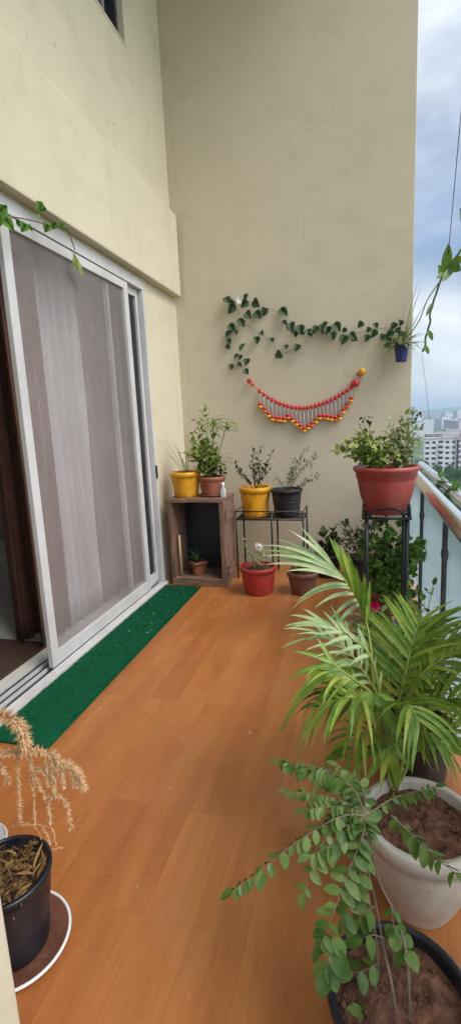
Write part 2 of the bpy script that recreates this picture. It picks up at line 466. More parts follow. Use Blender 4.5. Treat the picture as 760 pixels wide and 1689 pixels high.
def tag(o, label=None, cat=None, group=None, kind=None):
    if label: o['label'] = label
    if cat: o['category'] = cat
    if group: o['group'] = group
    if kind: o['kind'] = kind
    return o

def thing(name, label, cat, loc=(0, 0, 0), group=None):
    o = bpy.data.objects.new(name, None)
    o.location = loc; o.empty_display_size = 0.1
    COL.objects.link(o)
    return tag(o, label, cat, group)

def one(name, build, m, parent=None):
    b = MB(); build(b)
    return b.build(name, m, parent)

def boxpart(name, lo, hi, m, parent=None, bev=0.002):
    b = MB(); b.box(lo, hi, bev)
    return b.build(name, m, parent)

def bez(pts, n):
    """a smooth curve through the points"""
    pts = [Vv(p) for p in pts]
    P = [pts[0] * 2 - pts[1]] + pts + [pts[-1] * 2 - pts[-2]]
    out = []
    segs = len(pts) - 1
    for i in range(n + 1):
        t = i / n * segs; k = min(int(t), segs - 1); t -= k
        a, b, c, d = P[k], P[k + 1], P[k + 2], P[k + 3]
        out.append(0.5 * ((2 * b) + (c - a) * t + (2 * a - 5 * b + 4 * c - d) * t * t + (3 * b - a - 3 * c + d) * t ** 3))
    return out

rnd = random.uniform
def rv(a=1.0): return Vv((rnd(-a, a), rnd(-a, a), rnd(-a, a)))

WX, BY = -1.85, 5.0          # house wall plane, end wall plane
GZ = -36.0                   # the ground far below

# ------------------------------------------------------------------ setting
def sheet(name, x0, x1, y0, y1, z, m, n=1):
    b = MB()
    b.quad([(x0, y0, z), (x1, y0, z), (x1, y1, z), (x0, y1, z)])
    return b.build(name, m)

fl = boxpart('floor', (-1.85, -1.6, -0.18), (0.46, 5.0, 0.0), M['floor'], bev=0)
tag(fl, kind='structure')

M['ground'] = mat('green land', (0.06, 0.13, 0.028), 0.95, 0.5, 0.02, 0.0, c2=(0.09, 0.125, 0.045))
tag(sheet('ground', -9000, 9000, -3000, 14000, GZ, M['ground']), kind='structure')

# house wall: built from blocks round the door and the upper window
wall = thing('house_wall', 'cream house wall with a thick beam above the sliding door', 'wall', (-1.95, 2.0, 0))
wb = MB()
T = -2.03
wb.box((T, 4.21, -0.18), (WX, 5.0, 2.80))                 # right of the door
wb.box((T, -1.6, -0.18), (WX, 0.85, 2.80))                # left of the door
wb.box((T, 0.85, 2.735), (WX, 4.21, 2.80))
wb.box((T, -1.6, 2.80), (WX, 5.0, 4.50))
wb.box((T, 4.22, 4.50), (WX, 5.0, 6.5))
wb.box((T, -1.6, 4.50), (WX, 2.5, 6.5))
wb.box((T, 2.5, 5.6), (WX, 4.22, 6.5))
wb.build('wall', M['wall'], wall)
boxpart('beam', (WX - 0.01, -1.6, 2.758), (-1.772, 4.965, 3.515), M['wall'], wall, 0.012)
win = boxpart('window', (-2.0, 2.5, 4.5), (-1.985, 4.22, 5.6), M['dark_alu'], wall, 0)
for i, y in enumerate((2.52, 3.30, 3.98, 4.20)):
    boxpart('bar', (-1.985, y - 0.02, 4.5), (-1.90, y + 0.02, 5.6), M['dark_alu'] if i % 2 else M['grey_alu'], win, 0.002)
boxpart('sill', (-1.985, 2.5, 4.5), (-1.845, 4.22, 4.52), M['wall'], win, 0.003)

ew = MB()
ew.box((-2.03, BY, -0.18), (0.43, 5.2, 6.5), 0.006)
tag(ew.build('end_wall', M['endwall']), 'tall plain beige wall closing the far end of the balcony', 'wall')
pl = MB()
pl.box((-1.85, 0.22, 0.0), (-0.702, 0.675, 6.5), 0.006)
tag(pl.build('pillar', M['wall']), 'pale cream pillar corner at the lower left edge beside the navy pot', 'pillar')
sl = MB()
sl.box((-2.03, -1.6, 6.5), (0.5, 5.2, 6.7))
tag(sl.build('ceiling_slab', M['endwall']), kind='structure')

# room behind the door
tag(boxpart('room_floor', (-6.0, -0.6, -0.18), (-2.03, 5.6, 0.035), M['tile'], bev=0), kind='structure')
rm = MB()
rm.box((-6.15, -0.6, -0.18), (-6.0, 5.6, 2.9)); rm.box((-6.15, -0.75, -0.18), (-2.03, -0.6, 2.9))
rm.box((-6.15, 5.6, -0.18), (-2.03, 5.75, 2.9)); rm.box((-6.15, -0.75, 2.9), (-2.03, 5.75, 3.0))
tag(rm.build('room_walls', M['room']), kind='structure')
one_mat = boxpart('doormat', (-3.05, 1.75, 0.035), (-2.10, 2.75, 0.05), M['doormat'], bev=0.004)
tag(one_mat, 'dark brown doormat inside the open doorway', 'doormat')

# sliding door
door = thing('sliding_door', 'white framed sliding door with a grey insect screen, open on the left', 'door', (-1.88, 2.5, 0))
fr = MB()
fr.box((-2.02, 0.86, 2.655), (-1.838, 4.205, 2.733), 0.003)
fr.box((-2.02, 4.168, 0.002), (-1.838, 4.205, 2.653), 0.003)
fr.box((-2.02, 0.86, 0.002), (-1.838, 0.92, 2.653), 0.003)
fr.build('door_frame', M['white_alu'], door)
boxpart('dark_jamb', (-1.99, 4.150, 0.052), (-1.90, 4.166, 2.653), M['dark_alu'], door, 0.002)
sill = boxpart('sill', (-1.842, 0.86, 0.001), (-1.805, 4.21, 0.026), M['white_alu'], door, 0.003)
boxpart('track_bed', (-2.028, 0.925, 0.001), (-1.8425, 4.145, 0.018), M['dark_alu'], door, 0.001)
for x in (-2.020, -1.962, -1.907, -1.85):
    boxpart('track', (x - 0.005, 0.93, 0.0182), (x + 0.005, 4.14, 0.040), M['white_alu'], door, 0.001)

def panel(name, x, y0, y1, wst, m, fill, frm):
    p = MB()
    z0, z1 = 0.052, 2.65
    p.box((x - 0.016, y0, z0), (x + 0.016, y0 + wst, z1), 0.003)
    p.box((x - 0.016, y1 - wst, z0), (x + 0.016, y1, z1), 0.003)
    p.box((x - 0.0155, y0 + wst, z0), (x + 0.0155, y1 - wst, z0 + 0.085), 0.003)
    p.box((x - 0.0155, y0 + wst, z1 - 0.06), (x + 0.0155, y1 - wst, z1), 0.003)
    root = p.build(name, frm, door)
    f = MB()
    f.quad([(x - 0.003, y0 + wst, z0 + 0.085), (x - 0.003, y1 - wst, z0 + 0.085), (x - 0.003, y1 - wst, z1 - 0.06), (x - 0.003, y0 + wst, z1 - 0.06)])
    f.build(m, fill, root)
    return root
panel('screen_panel', -1.862, 2.42, 3.90, 0.070, 'mesh', M['mesh'], M['white_alu'])
panel('glass_panel', -1.897, 3.60, 4.148, 0.035, 'glass', M['door_glass'], M['white_alu'])
boxpart('latch', (-1.838, 4.165, 1.02), (-1.825, 4.185, 1.14), M['dark_alu'], door, 0.003)

# curtains behind the door
def curtain(name, label, m, x, y0, y1, amp, folds, seed):
    random.seed(seed)
    b = MB(); n = 90; rows = 14
    ph = rnd(0, 6)
    for r in range(rows + 1):
        z = 0.06 + (2.60 - 0.06) * r / rows
        spread = 1 + 0.06 * (1 - r / rows)
        for i in range(n + 1):
            t = i / n
            y = y0 + (y1 - y0) * t + 0.01 * math.sin(5 * t + r * 0.3)
            b.v.append(Vv((x + spread * amp * (math.sin(folds * 2 * PI * t + ph + 0.25 * math.sin(r * 0.5)) + 0.35 * math.sin(folds * 4.7 * PI * t + ph * 2)), y, z)))
    for r in range(rows):
        for i in range(n):
            a = r * (n + 1) + i
            b.f.append([a, a + 1, a + n + 2, a + n + 1]); b.sm.append(True)
    o = b.build(name, m)
    sol = o.modifiers.new('thickness', 'SOLIDIFY'); sol.thickness = 0.003
    return tag(o, label, 'curtain')
curtain('curtain', 'dark brown curtain hanging at the open side of the doorway', M['curtain_dark'], -2.30, 2.68, 3.06, 0.04, 4, 3)
curtain('curtain', 'brown curtain strip behind the left part of the insect screen', M['curtain_brown'], -2.11, 2.66, 3.0, 0.025, 3, 4)
curtain('curtain', 'white sheer curtain in soft folds behind the middle of the insect screen', M['sheer'], -2.12, 2.96, 3.52, 0.032, 4, 5)
curtain('curtain', 'mauve grey curtain behind the right half of the insect screen', M['curtain_mauve'], -2.12, 3.50, 4.30, 0.04, 6, 6)
# a dark chair deep in the room
ch = thing('chair', 'dark wooden chair standing on the pale tiles inside the room', 'chair', (-3.6, 3.5, 0.035))
boxpart('seat', (-3.82, 3.28, 0.45), (-3.38, 3.72, 0.50), M['iron'], ch, 0.01)
boxpart('backrest', (-3.84, 3.28, 0.55), (-3.80, 3.72, 1.05), M['iron'], ch, 0.01)
for x in (-3.80, -3.42):
    for y in (3.30, 3.68):
        boxpart('leg', (x - 0.02, y - 0.02, 0.036), (x + 0.02, y + 0.02, 0.449 if x > -3.6 else 1.04), M['iron'], ch, 0.003)

# turf runner
tb = MB()
nx, ny = 10, 60
x0, x1, y0, y1 = -1.80, -1.452, 1.79, 4.12
for j in range(ny + 1):
    for i in range(nx + 1):
        x = x0 + (x1 - x0) * i / nx; y = y0 + (y1 - y0) * j / ny
        e = (0.004 * noise.noise(Vv((y * 3, 1, 0)))) if i == nx else 0
        z = 0.013 + 0.003 * noise.noise(Vv((x * 6, y * 3, 0)))
        tb.v.append(Vv((x + e, y, z)))
for j in range(ny):
    for i in range(nx):
        a = j * (nx + 1) + i
        tb.f.append([a, a + 1, a + nx + 2, a + nx + 1]); tb.sm.append(True)
def skirt(idx):
    for a, c in zip(idx, idx[1:]):
        b = len(tb.v)
        tb.v += [Vv((tb.v[a].x, tb.v[a].y, 0.001)), Vv((tb.v[c].x, tb.v[c].y, 0.001))]
        tb.f.append([a, b, b + 1, c]); tb.sm.append(False)
skirt([j * (nx + 1) + nx for j in range(ny + 1)]); skirt([ny * (nx + 1) + i for i in range(nx + 1)][::-1]); skirt(list(range(nx + 1)))
# short pile along the edges and over the top
for k in range(9000):
    x = rnd(x0, x1); y = y0 + (y1 - y0) * rnd(0, 1) ** 0.7
    if k % 6 == 0: x = x1 - rnd(0, 0.005) + 0.004 * noise.noise(Vv((y * 3, 1, 0)))
    tb.blade((x, y, 0.012), (rnd(-.5, .5), rnd(-.5, .5), 1), rnd(0.008, 0.017), 0.0032, 0.4, 2)
turf = tb.build('turf_runner', M['turf'])
tag(turf, 'long green artificial turf runner along the foot of the sliding door', 'turf runner')
pb = MB()
for k in range(9):
    x = rnd(-1.74, -1.47); y = rnd(2.5, 4.05)
    pb.blade((x, y, 0.021), (rnd(-1, 1), rnd(-1, 1), 0.1), rnd(0.006, 0.015), 0.007, 0.1, 2)
for k in range(4):
    pb.blade((rnd(-1.44, -0.3), rnd(1.4, 3.9), 0.003), (rnd(-1, 1), rnd(-1, 1), 0.05), rnd(0.006, 0.014), 0.006, 0.05, 2)
tag(pb.build('fallen_petals', M['white_petal']), 'tiny white petals fallen on the green runner and floor', 'petals', kind='stuff')

# ------------------------------------------------------------------ railing
rail = thing('balcony_railing', 'steel handrail on dark posts with pale blue frosted glass panels', 'railing', (0.39, 3.0, 0))
one('handrail', lambda b: b.tube([(0.385, y, 1.035) for y in (-1.6, 0, 1.5, 3, 4.2, 4.996)], 0.041, 20), M['steel'], rail)
posts = (0.6, 1.58, 2.56, 3.57, 4.60)
for y in posts:
    pp = boxpart('post', (0.380, y - 0.017, 0.001), (0.402, y + 0.017, 0.992), M['post'], rail, 0.003)
    boxpart('foot_plate', (0.345, y - 0.05, 0.001), (0.435, y + 0.05, 0.010), M['post'], pp, 0.002)
    for z in (0.2, 0.78):
        boxpart('clamp', (0.376, y - 0.023, z), (0.418, y + 0.023, z + 0.04), M['post'], pp, 0.004)
ed = (-1.5,) + posts + (4.99,)
for a, c in zip(ed, ed[1:]):
    boxpart('glass_panel', (0.405, a + 0.012, 0.06), (0.415, c - 0.012, 0.945), M['rail_glass'], rail, 0.002)
one('outer_rail', lambda b: b.tube([(0.52, y, 1.02) for y in (-1.6, 1, 3.0, 4.9)], 0.036, 16), M['steel'], rail)
for y in (0.9, 2.2, 3.5, 4.7):
    one('bracket', lambda b: b.tube([(0.42, y, 1.03), (0.46, y, 1.01), (0.50, y, 1.015)], 0.009, 8), M['post'], rail)

# ------------------------------------------------------------------ pots
def pot_prof(r0, r1, h, lip=0.02, lipw=0.012, th=0.008, bulge=0.0, foot=0.0, ribs=0):
    p = [(r0 * 0.96, 0.0), (r0, 0.006)]
    for i in range(1, 9):
        t = i / 8
        p.append((r0 + (r1 - r0) * t + bulge * math.sin(PI * t), 0.006 + (h - lip - 0.006) * t))
    p += [(r1 + lipw, h - lip + 0.002), (r1 + lipw, h - 0.004), (r1 + lipw - 0.004, h), (r1 - th, h), (r1 - th - 0.001, h - 0.008)]
    zi = h * 0.7
    p += [(r0 + (r1 - r0) * 0.72 + bulge * 0.75 - th, zi)]
    return p

def potted(name, label, loc, r0, r1, h, m, soil='soil', lip=0.025, lipw=0.010, bulge=0.0, fill=0.86, cat='potted plant', group=None, hoops=0, k=48):
    root = thing(name, label, cat, loc, group)
    b = MB()
    b.lathe(loc, pot_prof(r0, r1, h, lip, lipw, bulge=bulge), k)
    for i in range(hoops):
        z = h * (0.25 + 0.3 * i)
        rr = r0 + (r1 - r0) * (z / (h - lip)) + bulge * math.sin(PI * z / (h - lip))
        b.tube([Vv(loc) + Vv((math.cos(a) * (rr + 0.001), math.sin(a) * (rr + 0.001), z)) for a in [2 * PI * j / k for j in range(k + 1)]], 0.004, 6, False)
    b.build('pot', m, root)
    # soil, lumpy
    s = MB()
    z = h * fill
    rs = r0 + (r1 - r0) * min(1, z / (h - lip)) + bulge * math.sin(PI * min(1, z / (h - lip))) - 0.0095
    rings, kk = 9, 30
    s.v.append(Vv(loc) + Vv((0, 0, z + 0.012)))
    for i in range(1, rings + 1):
        for j in range(kk):
            a = 2 * PI * j / kk
            r = rs * i / rings
            x, y = r * math.cos(a), r * math.sin(a)
            dz = 0.012 * (1 - (i / rings) ** 2) + (0.016 * noise.noise(Vv((x * 26, y * 26, loc[0] * 9))) + 0.012 * noise.noise(Vv((x * 70, y * 70, loc[1] * 9)))) * (0.4 if i == rings else 1)
            s.v.append(Vv(loc) + Vv((x, y, z + dz)))
    for j in range(kk):
        s.f.append([0, 1 + j, 1 + (j + 1) % kk]); s.sm.append(False)
    for i in range(rings - 1):
        for j in range(kk):
            a = 1 + i * kk
            s.f.append([a + j, a + (j + 1) % kk, a + kk + (j + 1) % kk, a + kk + j]); s.sm.append(False)
    for q in range(70):
        a = rnd(0, 2 * PI); r = rs * math.sqrt(rnd(0, 0.85))
        s.ball(Vv(loc) + Vv((r * math.cos(a), r * math.sin(a), z + 0.008)), rnd(0.003, 0.009), 1, (1, 1, 0.7), 0.5)
    s.build('soil', M[soil], root)
    return root, Vv(loc) + Vv((0, 0, z))

def saucer(label, loc, r, m, rim=None, h=0.022):
    o = one('saucer', lambda b: b.lathe(loc, [(r * 0.8, 0), (r * 0.86, 0.002), (r, h), (r - 0.005, h + 0.001), (r * 0.84, 0.008), (0.02, 0.008)], 56), m)
    tag(o, label, 'saucer')
    if rim:
        one('rim', lambda b: b.tube([Vv(loc) + Vv((math.cos(a) * r, math.sin(a) * r, h)) for a in [2 * PI * j / 64 for j in range(65)]], 0.0048, 8, False), rim, o)
    return o

def bush(root, base, tips, leafm, stemm, nleaf, L, w, droop=0.4, name='foliage', sr=0.0035, spread=0.03, heart=False, start=0.25):
    """branches from base to each tip with leaves along them"""
    sb = MB(); lb = MB()
    for tp in tips:
        tp = Vv(tp)
        mid = (base + tp) / 2 + rv(0.03) + Vv((0, 0, 0.02))
        pts = bez([base + Vv((rnd(-.01, .01), rnd(-.01, .01), -0.02)), mid, tp], 10)
        sb.tube(pts, [sr * (1 - 0.07 * i) for i in range(11)], 5)
        for k in range(nleaf):
            t = start + (1 - start) * (k + rnd(0, 1)) / nleaf
            i = min(9, int(t * 10)); p = pts[i].lerp(pts[i + 1], t * 10 - i)
            tg = (pts[i + 1] - pts[i]).normalized()
            d = (rv(1).normalized() * 0.9 + tg * 0.5 + Vv((0, -0.15, 0.15)))
            s = rnd(0.7, 1.2)
            p = p + rv(spread)
            if heart: lb.heart(p, d + Vv((0, 0, -0.7)), Vv((rnd(-.5, .5), -1, rnd(0, 1))), L * s)
            else: lb.blade(p, d, L * s, w * s, droop, 4)
    sb.build('stem', stemm, root)
    return lb.build(name, leafm, root)

# --- the crate and what stands on and in it
crate = thing('wooden_crate', 'weathered brown wooden crate standing on its side in the corner', 'crate', (-1.475, 4.33, 0))
CX0, CX1, CY0, CY1, CH = -1.745, -1.21, 4.16, 4.53, 0.828
boxpart('top_board', (CX0 - 0.004, CY0 - 0.005, CH - 0.034), (CX1 + 0.004, CY1, CH), M['wood'], crate, 0.004)
boxpart('bottom_board', (CX0, CY0, 0.004), (CX1, CY1, 0.075), M['wood'], crate, 0.004)
boxpart('side_panel', (CX0, CY0 + 0.002, 0.0755), (CX0 + 0.038, CY1, CH - 0.0345), M['wood_up'], crate, 0.004)
sp = MB()
for y0, y1, dx in ((CY0 + 0.002, CY0 + 0.12, 0.0), (CY0 + 0.124, CY0 + 0.25, 0.003), (CY0 + 0.254, CY1, 0.001)):
    sp.box((CX1 - 0.045, y0, 0.0755), (CX1 - dx, y1, CH - 0.0345), 0.004)
sp.build('side_panel', M['wood_up'], crate)
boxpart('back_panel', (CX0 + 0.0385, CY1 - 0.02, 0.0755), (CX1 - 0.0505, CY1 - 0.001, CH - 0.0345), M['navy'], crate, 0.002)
def edge_slat(z): boxpart('side_slat', (CX1 + 0.0008, CY0 + 0.03, z), (CX1 + 0.016, CY1 - 0.02, z + 0.10), M['wood'], crate, 0.003)
edge_slat(0.10); edge_slat(0.62)

r, sp_ = potted('potted_grass', 'yellow pot of thin wispy grass on the left of the crate', (-1.612, 4.33, 0.8285), 0.105, 0.132, 0.235, M['yellow'], lip=0.045, lipw=0.012)
g = MB()
for k in range(26):
    a = rnd(0, 2 * PI)
    g.blade(sp_ + Vv((rnd(-.05, .05), rnd(-.05, .05), 0)), (math.cos(a) * 0.45 - 0.15, math.sin(a) * 0.3, 1), rnd(0.2, 0.42), 0.0045, rnd(0.2, 1.0), 7)
g.build('grass_blades', M['grass_leaf'], r)

def yellow_spiral(root, loc, r0, r1, h):
    b = MB()
    for q in range(9):
        pts = []
        for i in range(9):
            t = i / 8; a = 2 * PI * q / 9 + t * 0.9; rr = r0 + (r1 - r0) * t * 0.82 + 0.0035
            pts.append(Vv(loc) + Vv((rr * math.cos(a), rr * math.sin(a), 0.012 + t * (h * 0.76))))
        b.tube(pts, 0.0055, 6)
    b.build('rib', M['yellow'], root)
yellow_spiral(r, (-1.612, 4.33, 0.8285), 0.105, 0.132, 0.235)

saucer('brown saucer on the crate under the terracotta pot', (-1.36, 4.345, 0.8285), 0.125, M['terra_dark'])
r, sp_ = potted('potted_shrub', 'terracotta pot of tall bushy green leaves on the crate', (-1.36, 4.345, 0.838), 0.095, 0.122, 0.175, M['terra'], lip=0.035, lipw=0.006)
bush(r, sp_, [at(318, 715, Y=4.4), at(330, 690, Y=4.45), at(345, 672, Y=4.42), at(312, 745, Y=4.3), at(335, 735, Y=4.3), at(325, 760, Y=4.3), at(350, 745, Y=4.3), at(352, 700, Y=4.5)], M['bush'], M['stem'], 34, 0.066, 0.042, 0.5, spread=0.045, start=0.1)
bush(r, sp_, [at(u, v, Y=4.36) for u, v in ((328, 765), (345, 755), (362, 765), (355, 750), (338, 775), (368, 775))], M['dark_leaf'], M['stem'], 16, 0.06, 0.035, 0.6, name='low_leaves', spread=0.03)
lb = MB(); sb = MB()
for (tx, ty, bx) in ((352, 690, 345), (375, 695, 350), (362, 755, 348)):
    top = at(tx, ty, Y=4.3); b0 = sp_ + Vv((rnd(-.03, .03), 0, 0))
    pts = bez([b0, (b0 + top) / 2 + Vv((0.01, 0, 0.02)), top], 10)
    sb.tube(pts, 0.004, 6)
    for k in range(13):
        a = 2 * PI * k / 13 * 2.4
        lb.blade(top + Vv((0, 0, -0.10 * k / 13)), (math.cos(a), math.sin(a) * 0.8, rnd(0.0, 0.7)), rnd(0.12, 0.19), 0.024, rnd(0.7, 1.4), 6)
lb.build('long_leaves', M['bush'], r); sb.build('stem', M['stem'], r)

jar = thing('glass_bottle', 'small clear glass bottle on the right corner of the crate', 'bottle', (-1.232, 4.26, 0.8285))
one('body', lambda b: b.lathe((-1.232, 4.26, 0.8285), [(0.024, 0), (0.027, 0.01), (0.027, 0.07), (0.012, 0.09), (0.012, 0.105)], 24), M['bottle_glass'], jar)
one('cap', lambda b: b.lathe((-1.232, 4.26, 0.8285 + 0.1055), [(0.014, 0), (0.015, 0.004), (0.015, 0.026), (0.012, 0.03)], 20), M['white_gl'], jar)

r, sp_ = potted('potted_seedling', 'small square terracotta pot with spiky leaves inside the crate', (-1.53, 4.30, 0.0755), 0.068, 0.092, 0.13, M['terra'], lip=0.03, lipw=0.006, k=4)
g = MB()
for k in range(26):
    a = rnd(0, 2 * PI)
    g.blade(sp_, (math.cos(a), math.sin(a), rnd(0.4, 1.6)), rnd(0.12, 0.24), 0.016, rnd(0.4, 1.0), 5)
g.build('leaves', M['dark_leaf'], r)
st = MB(); st.tube([(-1.668, 4.21, 0.085), (-1.672, 4.22, 0.3), (-1.678, 4.235, 0.47)], 0.011, 8)
tag(st.build('wooden_stick', M['tan']), 'pale wooden stick leaning in the left side of the crate', 'stick')

# --- black iron bench stand with two pots
stand = thing('plant_stand', 'low black iron stand carrying the yellow and the black pot', 'plant stand', (-0.85, 4.6, 0))
SX0, SX1, SY0, SY1, SZ = -1.175, -0.535, 4.45, 4.76, 0.588
b = MB()
for (p, q) in (((SX0, SY0), (SX1, SY0)), ((SX0, SY1), (SX1, SY1)), ((SX0, SY0), (SX0, SY1)), ((SX1, SY0), (SX1, SY1)), ((-0.83, SY0), (-0.83, SY1))):
    b.tube([(p[0], p[1], SZ - 0.008), (q[0], q[1], SZ - 0.008)], 0.0085, 8)
for y in (4.52, 4.57, 4.62, 4.68): b.tube([(SX0, y, SZ - 0.006), (SX1, y, SZ - 0.006)], 0.005, 6)
b.build('shelf_frame', M['iron'], stand)
b = MB()
b.tube([(SX0, SY1, SZ + 0.07), (SX0, SY0, SZ + 0.07), (SX1, SY0, SZ + 0.07), (SX1, SY1, SZ + 0.07)], 0.006, 8)
b.build('guard_rail', M['iron'], stand)
for x in (SX0, -0.83, SX1):
    for y in (SY0, SY1):
        one('leg', lambda b: b.tube([(x, y, 0.001), (x, y, 0.3), (x, y, SZ + 0.07)], 0.0095, 8), M['iron'], stand)
r, sp_ = potted('potted_shrub', 'yellow pot of thin dark twigs on the black iron stand', (-1.01, 4.60, SZ + 0.003), 0.112, 0.142, 0.285, M['yellow'], lip=0.05, lipw=0.012)
yellow_spiral(r, (-1.01, 4.60, SZ + 0.003), 0.112, 0.142, 0.285)
bush(r, sp_, [at(430, 735, Y=4.6), at(452, 742, Y=4.62), at(440, 765, Y=4.55), at(412, 770, Y=4.55), at(425, 755, Y=4.65), at(386, 765, Y=4.6), at(392, 778, Y=4.55), at(418, 740, Y=4.62), at(445, 775, Y=4.6)], M['dark_leaf'], M['bark'], 24, 0.038, 0.021, 0.4, spread=0.018, sr=0.005)
r, sp_ = potted('potted_bamboo', 'black ribbed pot of fine feathery bamboo on the iron stand', (-0.705, 4.60, SZ + 0.003), 0.115, 0.142, 0.262, M['black_pl'], lip=0.03, lipw=0.010, hoops=2)
bush(r, sp_, [at(505, 738, Y=4.6), at(520, 745, Y=4.65), at(490, 760, Y=4.6), at(528, 750, Y=4.6), at(478, 775, Y=4.55), at(512, 790, Y=4.6), at(525, 785, Y=4.6), at(482, 760, Y=4.6), at(452, 785, Y=4.55)], M['grass_leaf'], M['bark'], 30, 0.042, 0.011, 0.5, spread=0.026, sr=0.003)

# --- pots on the floor at the far end
r, sp_ = potted('potted_flower', 'bright red pot with a single white flower on the floor', (-0.893, 4.07, 0), 0.118, 0.148, 0.245, M['red'], lip=0.035, lipw=0.012, bulge=0.006)
bush(r, sp_, [at(428, 905, Y=4.07), at(410, 910, Y=4.1), at(440, 915, Y=4.05), at(422, 915, Y=4.0), at(400, 890, Y=4.1), at(412, 925, Y=4.0)], M['bush_grey'], M['stem'], 12, 0.05, 0.018, 0.5, spread=0.02)
f = MB(); c = at(428, 900, Y=4.05)
for k in range(10):
    a = 2 * PI * k / 10; f.blade(c, (math.cos(a), -0.4, math.sin(a)), 0.045, 0.03, 0.1, 3, nrm=(0, -1, 0.2))
f.ball(c + Vv((0, -0.01, 0)), 0.02, 1)
f.build('flower', M['white_petal'], r)
r, sp_ = potted('potted_shrub', 'dull brown terracotta pot on the floor behind the palm frond', (-0.51, 4.12, 0), 0.10, 0.128, 0.195, M['terra_dark'], lip=0.04, lipw=0.008)
bush(r, sp_, [sp_ + Vv((rnd(-.12, .12), rnd(-.1, .1), rnd(.08, .2))) for _ in range(7)], M['dark_leaf'], M['bark'], 12, 0.045, 0.022)
r, sp_ = potted('potted_shrub', 'dark pot of broad dark leaves against the wall with a peach flower', (-0.33, 4.62, 0), 0.10, 0.13, 0.22, M['black_pl'], lip=0.03, lipw=0.008)
bush(r, sp_, [at(530, 885, Y=4.62), at(545, 878, Y=4.6), at(556, 888, Y=4.65), at(540, 905, Y=4.55), at(522, 900, Y=4.6), at(560, 905, Y=4.6), at(570, 885, Y=4.6)], M['dark_leaf'], M['bark'], 11, 0.085, 0.05, 0.5, spread=0.025)
f = MB(); c = at(573, 876, Y=4.56)
for k in range(6):
    f.blade(c, (rnd(.2, 1), rnd(-.5, .2), rnd(-.5, .3)), 0.07, 0.035, 0.3, 3)
f.build('flower', M['peach'], r)
r, sp_ = potted('potted_shrub', 'black pot of small dark leaves hidden in the far right corner', (-0.02, 4.55, 0), 0.10, 0.13, 0.22, M['black_pl'], lip=0.03, lipw=0.008)
bush(r, sp_, [sp_ + Vv((rnd(-.2, .2), rnd(-.15, .15), rnd(.15, .42))) for _ in range(11)], M['dark_leaf'], M['bark'], 14, 0.06, 0.03)

# --- tall stand with the big maroon pot
PC = Vv((0.135, 3.17, 0))
ts = thing('tall_plant_stand', 'tall black iron stand under the large maroon pot by the railing', 'plant stand', (PC.x, PC.y, 0))
SZ = 0.885; hw = 0.135
b = MB()
c4 = [(-hw, -hw), (hw, -hw), (hw, hw), (-hw, hw)]
for i in range(4):
    p, q = c4[i], c4[(i + 1) % 4]
    b.tube([PC + Vv((p[0], p[1], SZ)), PC + Vv((q[0], q[1], SZ))], 0.0095, 8)
b.tube([PC + Vv((-hw, 0, SZ)), PC + Vv((hw, 0, SZ))], 0.008, 8); b.tube([PC + Vv((0, -hw, SZ)), PC + Vv((0, hw, SZ))], 0.008, 8)
b.build('ring_frame', M['iron'], ts)
for s in (0, 1, 2, 3):                      # an arched guard on each side
    p, q = Vv((*c4[s], 0)), Vv((*c4[(s + 1) % 4], 0))
    pts = []
    for i in range(13):
        t = i / 12; pts.append(PC + p.lerp(q, 0.12 + 0.76 * t) + Vv((0, 0, SZ + 0.062 * (1 - abs(2 * t - 1) ** 5))))
    one('guard_hoop', lambda b: b.tube(pts, 0.0075, 8), M['iron'], ts)
for p in c4:
    one('leg', lambda b: b.tube([PC + Vv((p[0] * 0.86, p[1] * 0.86, 0.001)), PC + Vv((p[0] * 0.86, p[1] * 0.86, 0.4)), PC + Vv((p[0] * 0.86, p[1] * 0.86, SZ))], 0.0115, 8), M['iron'], ts)
z0 = SZ + 0.0105
root = thing('potted_shrub', 'large maroon pot of bushy plants on the tall iron stand', 'potted plant', (PC.x, PC.y, z0))
b = MB()
b.lathe((PC.x, PC.y, z0), [(0.110, 0), (0.117, 0.006), (0.135, 0.055), (0.152, 0.10), (0.163, 0.15), (0.172, 0.205), (0.175, 0.222), (0.181, 0.226), (0.184, 0.262), (0.196, 0.268), (0.199, 0.280), (0.197, 0.292), (0.188, 0.296), (0.174, 0.290), (0.170, 0.24), (0.155, 0.20)], 64)
b.build('pot', M['maroon'], root)
one('soil', lambda b: b.lathe((PC.x, PC.y, z0), [(0.15, 0.225), (0.168, 0.24), (0.168, 0.255), (0.08, 0.268), (0.01, 0.27)], 40), M['soil'], root)
base = PC + Vv((0, 0, z0 + 0.265))
bush(root, base + Vv((0.07, 0, 0)), [at(u, v, Y=y) for u, v, y in ((660, 700, 3.2), (672, 685, 3.25), (683, 672, 3.2), (690, 695, 3.2), (648, 715, 3.25), (668, 720, 3.1), (640, 690, 3.3), (695, 715, 3.2), (678, 735, 3.1), (655, 740, 3.1), (682, 705, 3.3))], M['bush_grey'], M['bark'], 36, 0.042, 0.024, 0.4, name='grey_leaves', spread=0.04, start=0.12)
bush(root, base + Vv((-0.06, 0, 0)), [at(u, v, Y=y) for u, v, y in ((556, 734, 3.12), (570, 730, 3.1), (590, 712, 3.15), (605, 715, 3.2), (575, 745, 3.1), (612, 735, 3.1), (625, 745, 3.05), (640, 740, 3.1), (600, 745, 3.2), (598, 725, 3.3), (630, 725, 3.2), (580, 735, 3.2), (650, 748, 3.05))], M['bush'], M['stem'], 30, 0.046, 0.030, 0.5, name='green_leaves', spread=0.038, start=0.1)
bush(root, base + Vv((-0.08, 0.02, 0)), [at(598, 688, Y=3.2), at(607, 685, Y=3.22), at(590, 695, Y=3.2), at(700, 678, Y=3.2)], M['dark_leaf'], M['bark'], 8, 0.03, 0.018, 0.4, name='dark_leaves', spread=0.012, start=0.6)

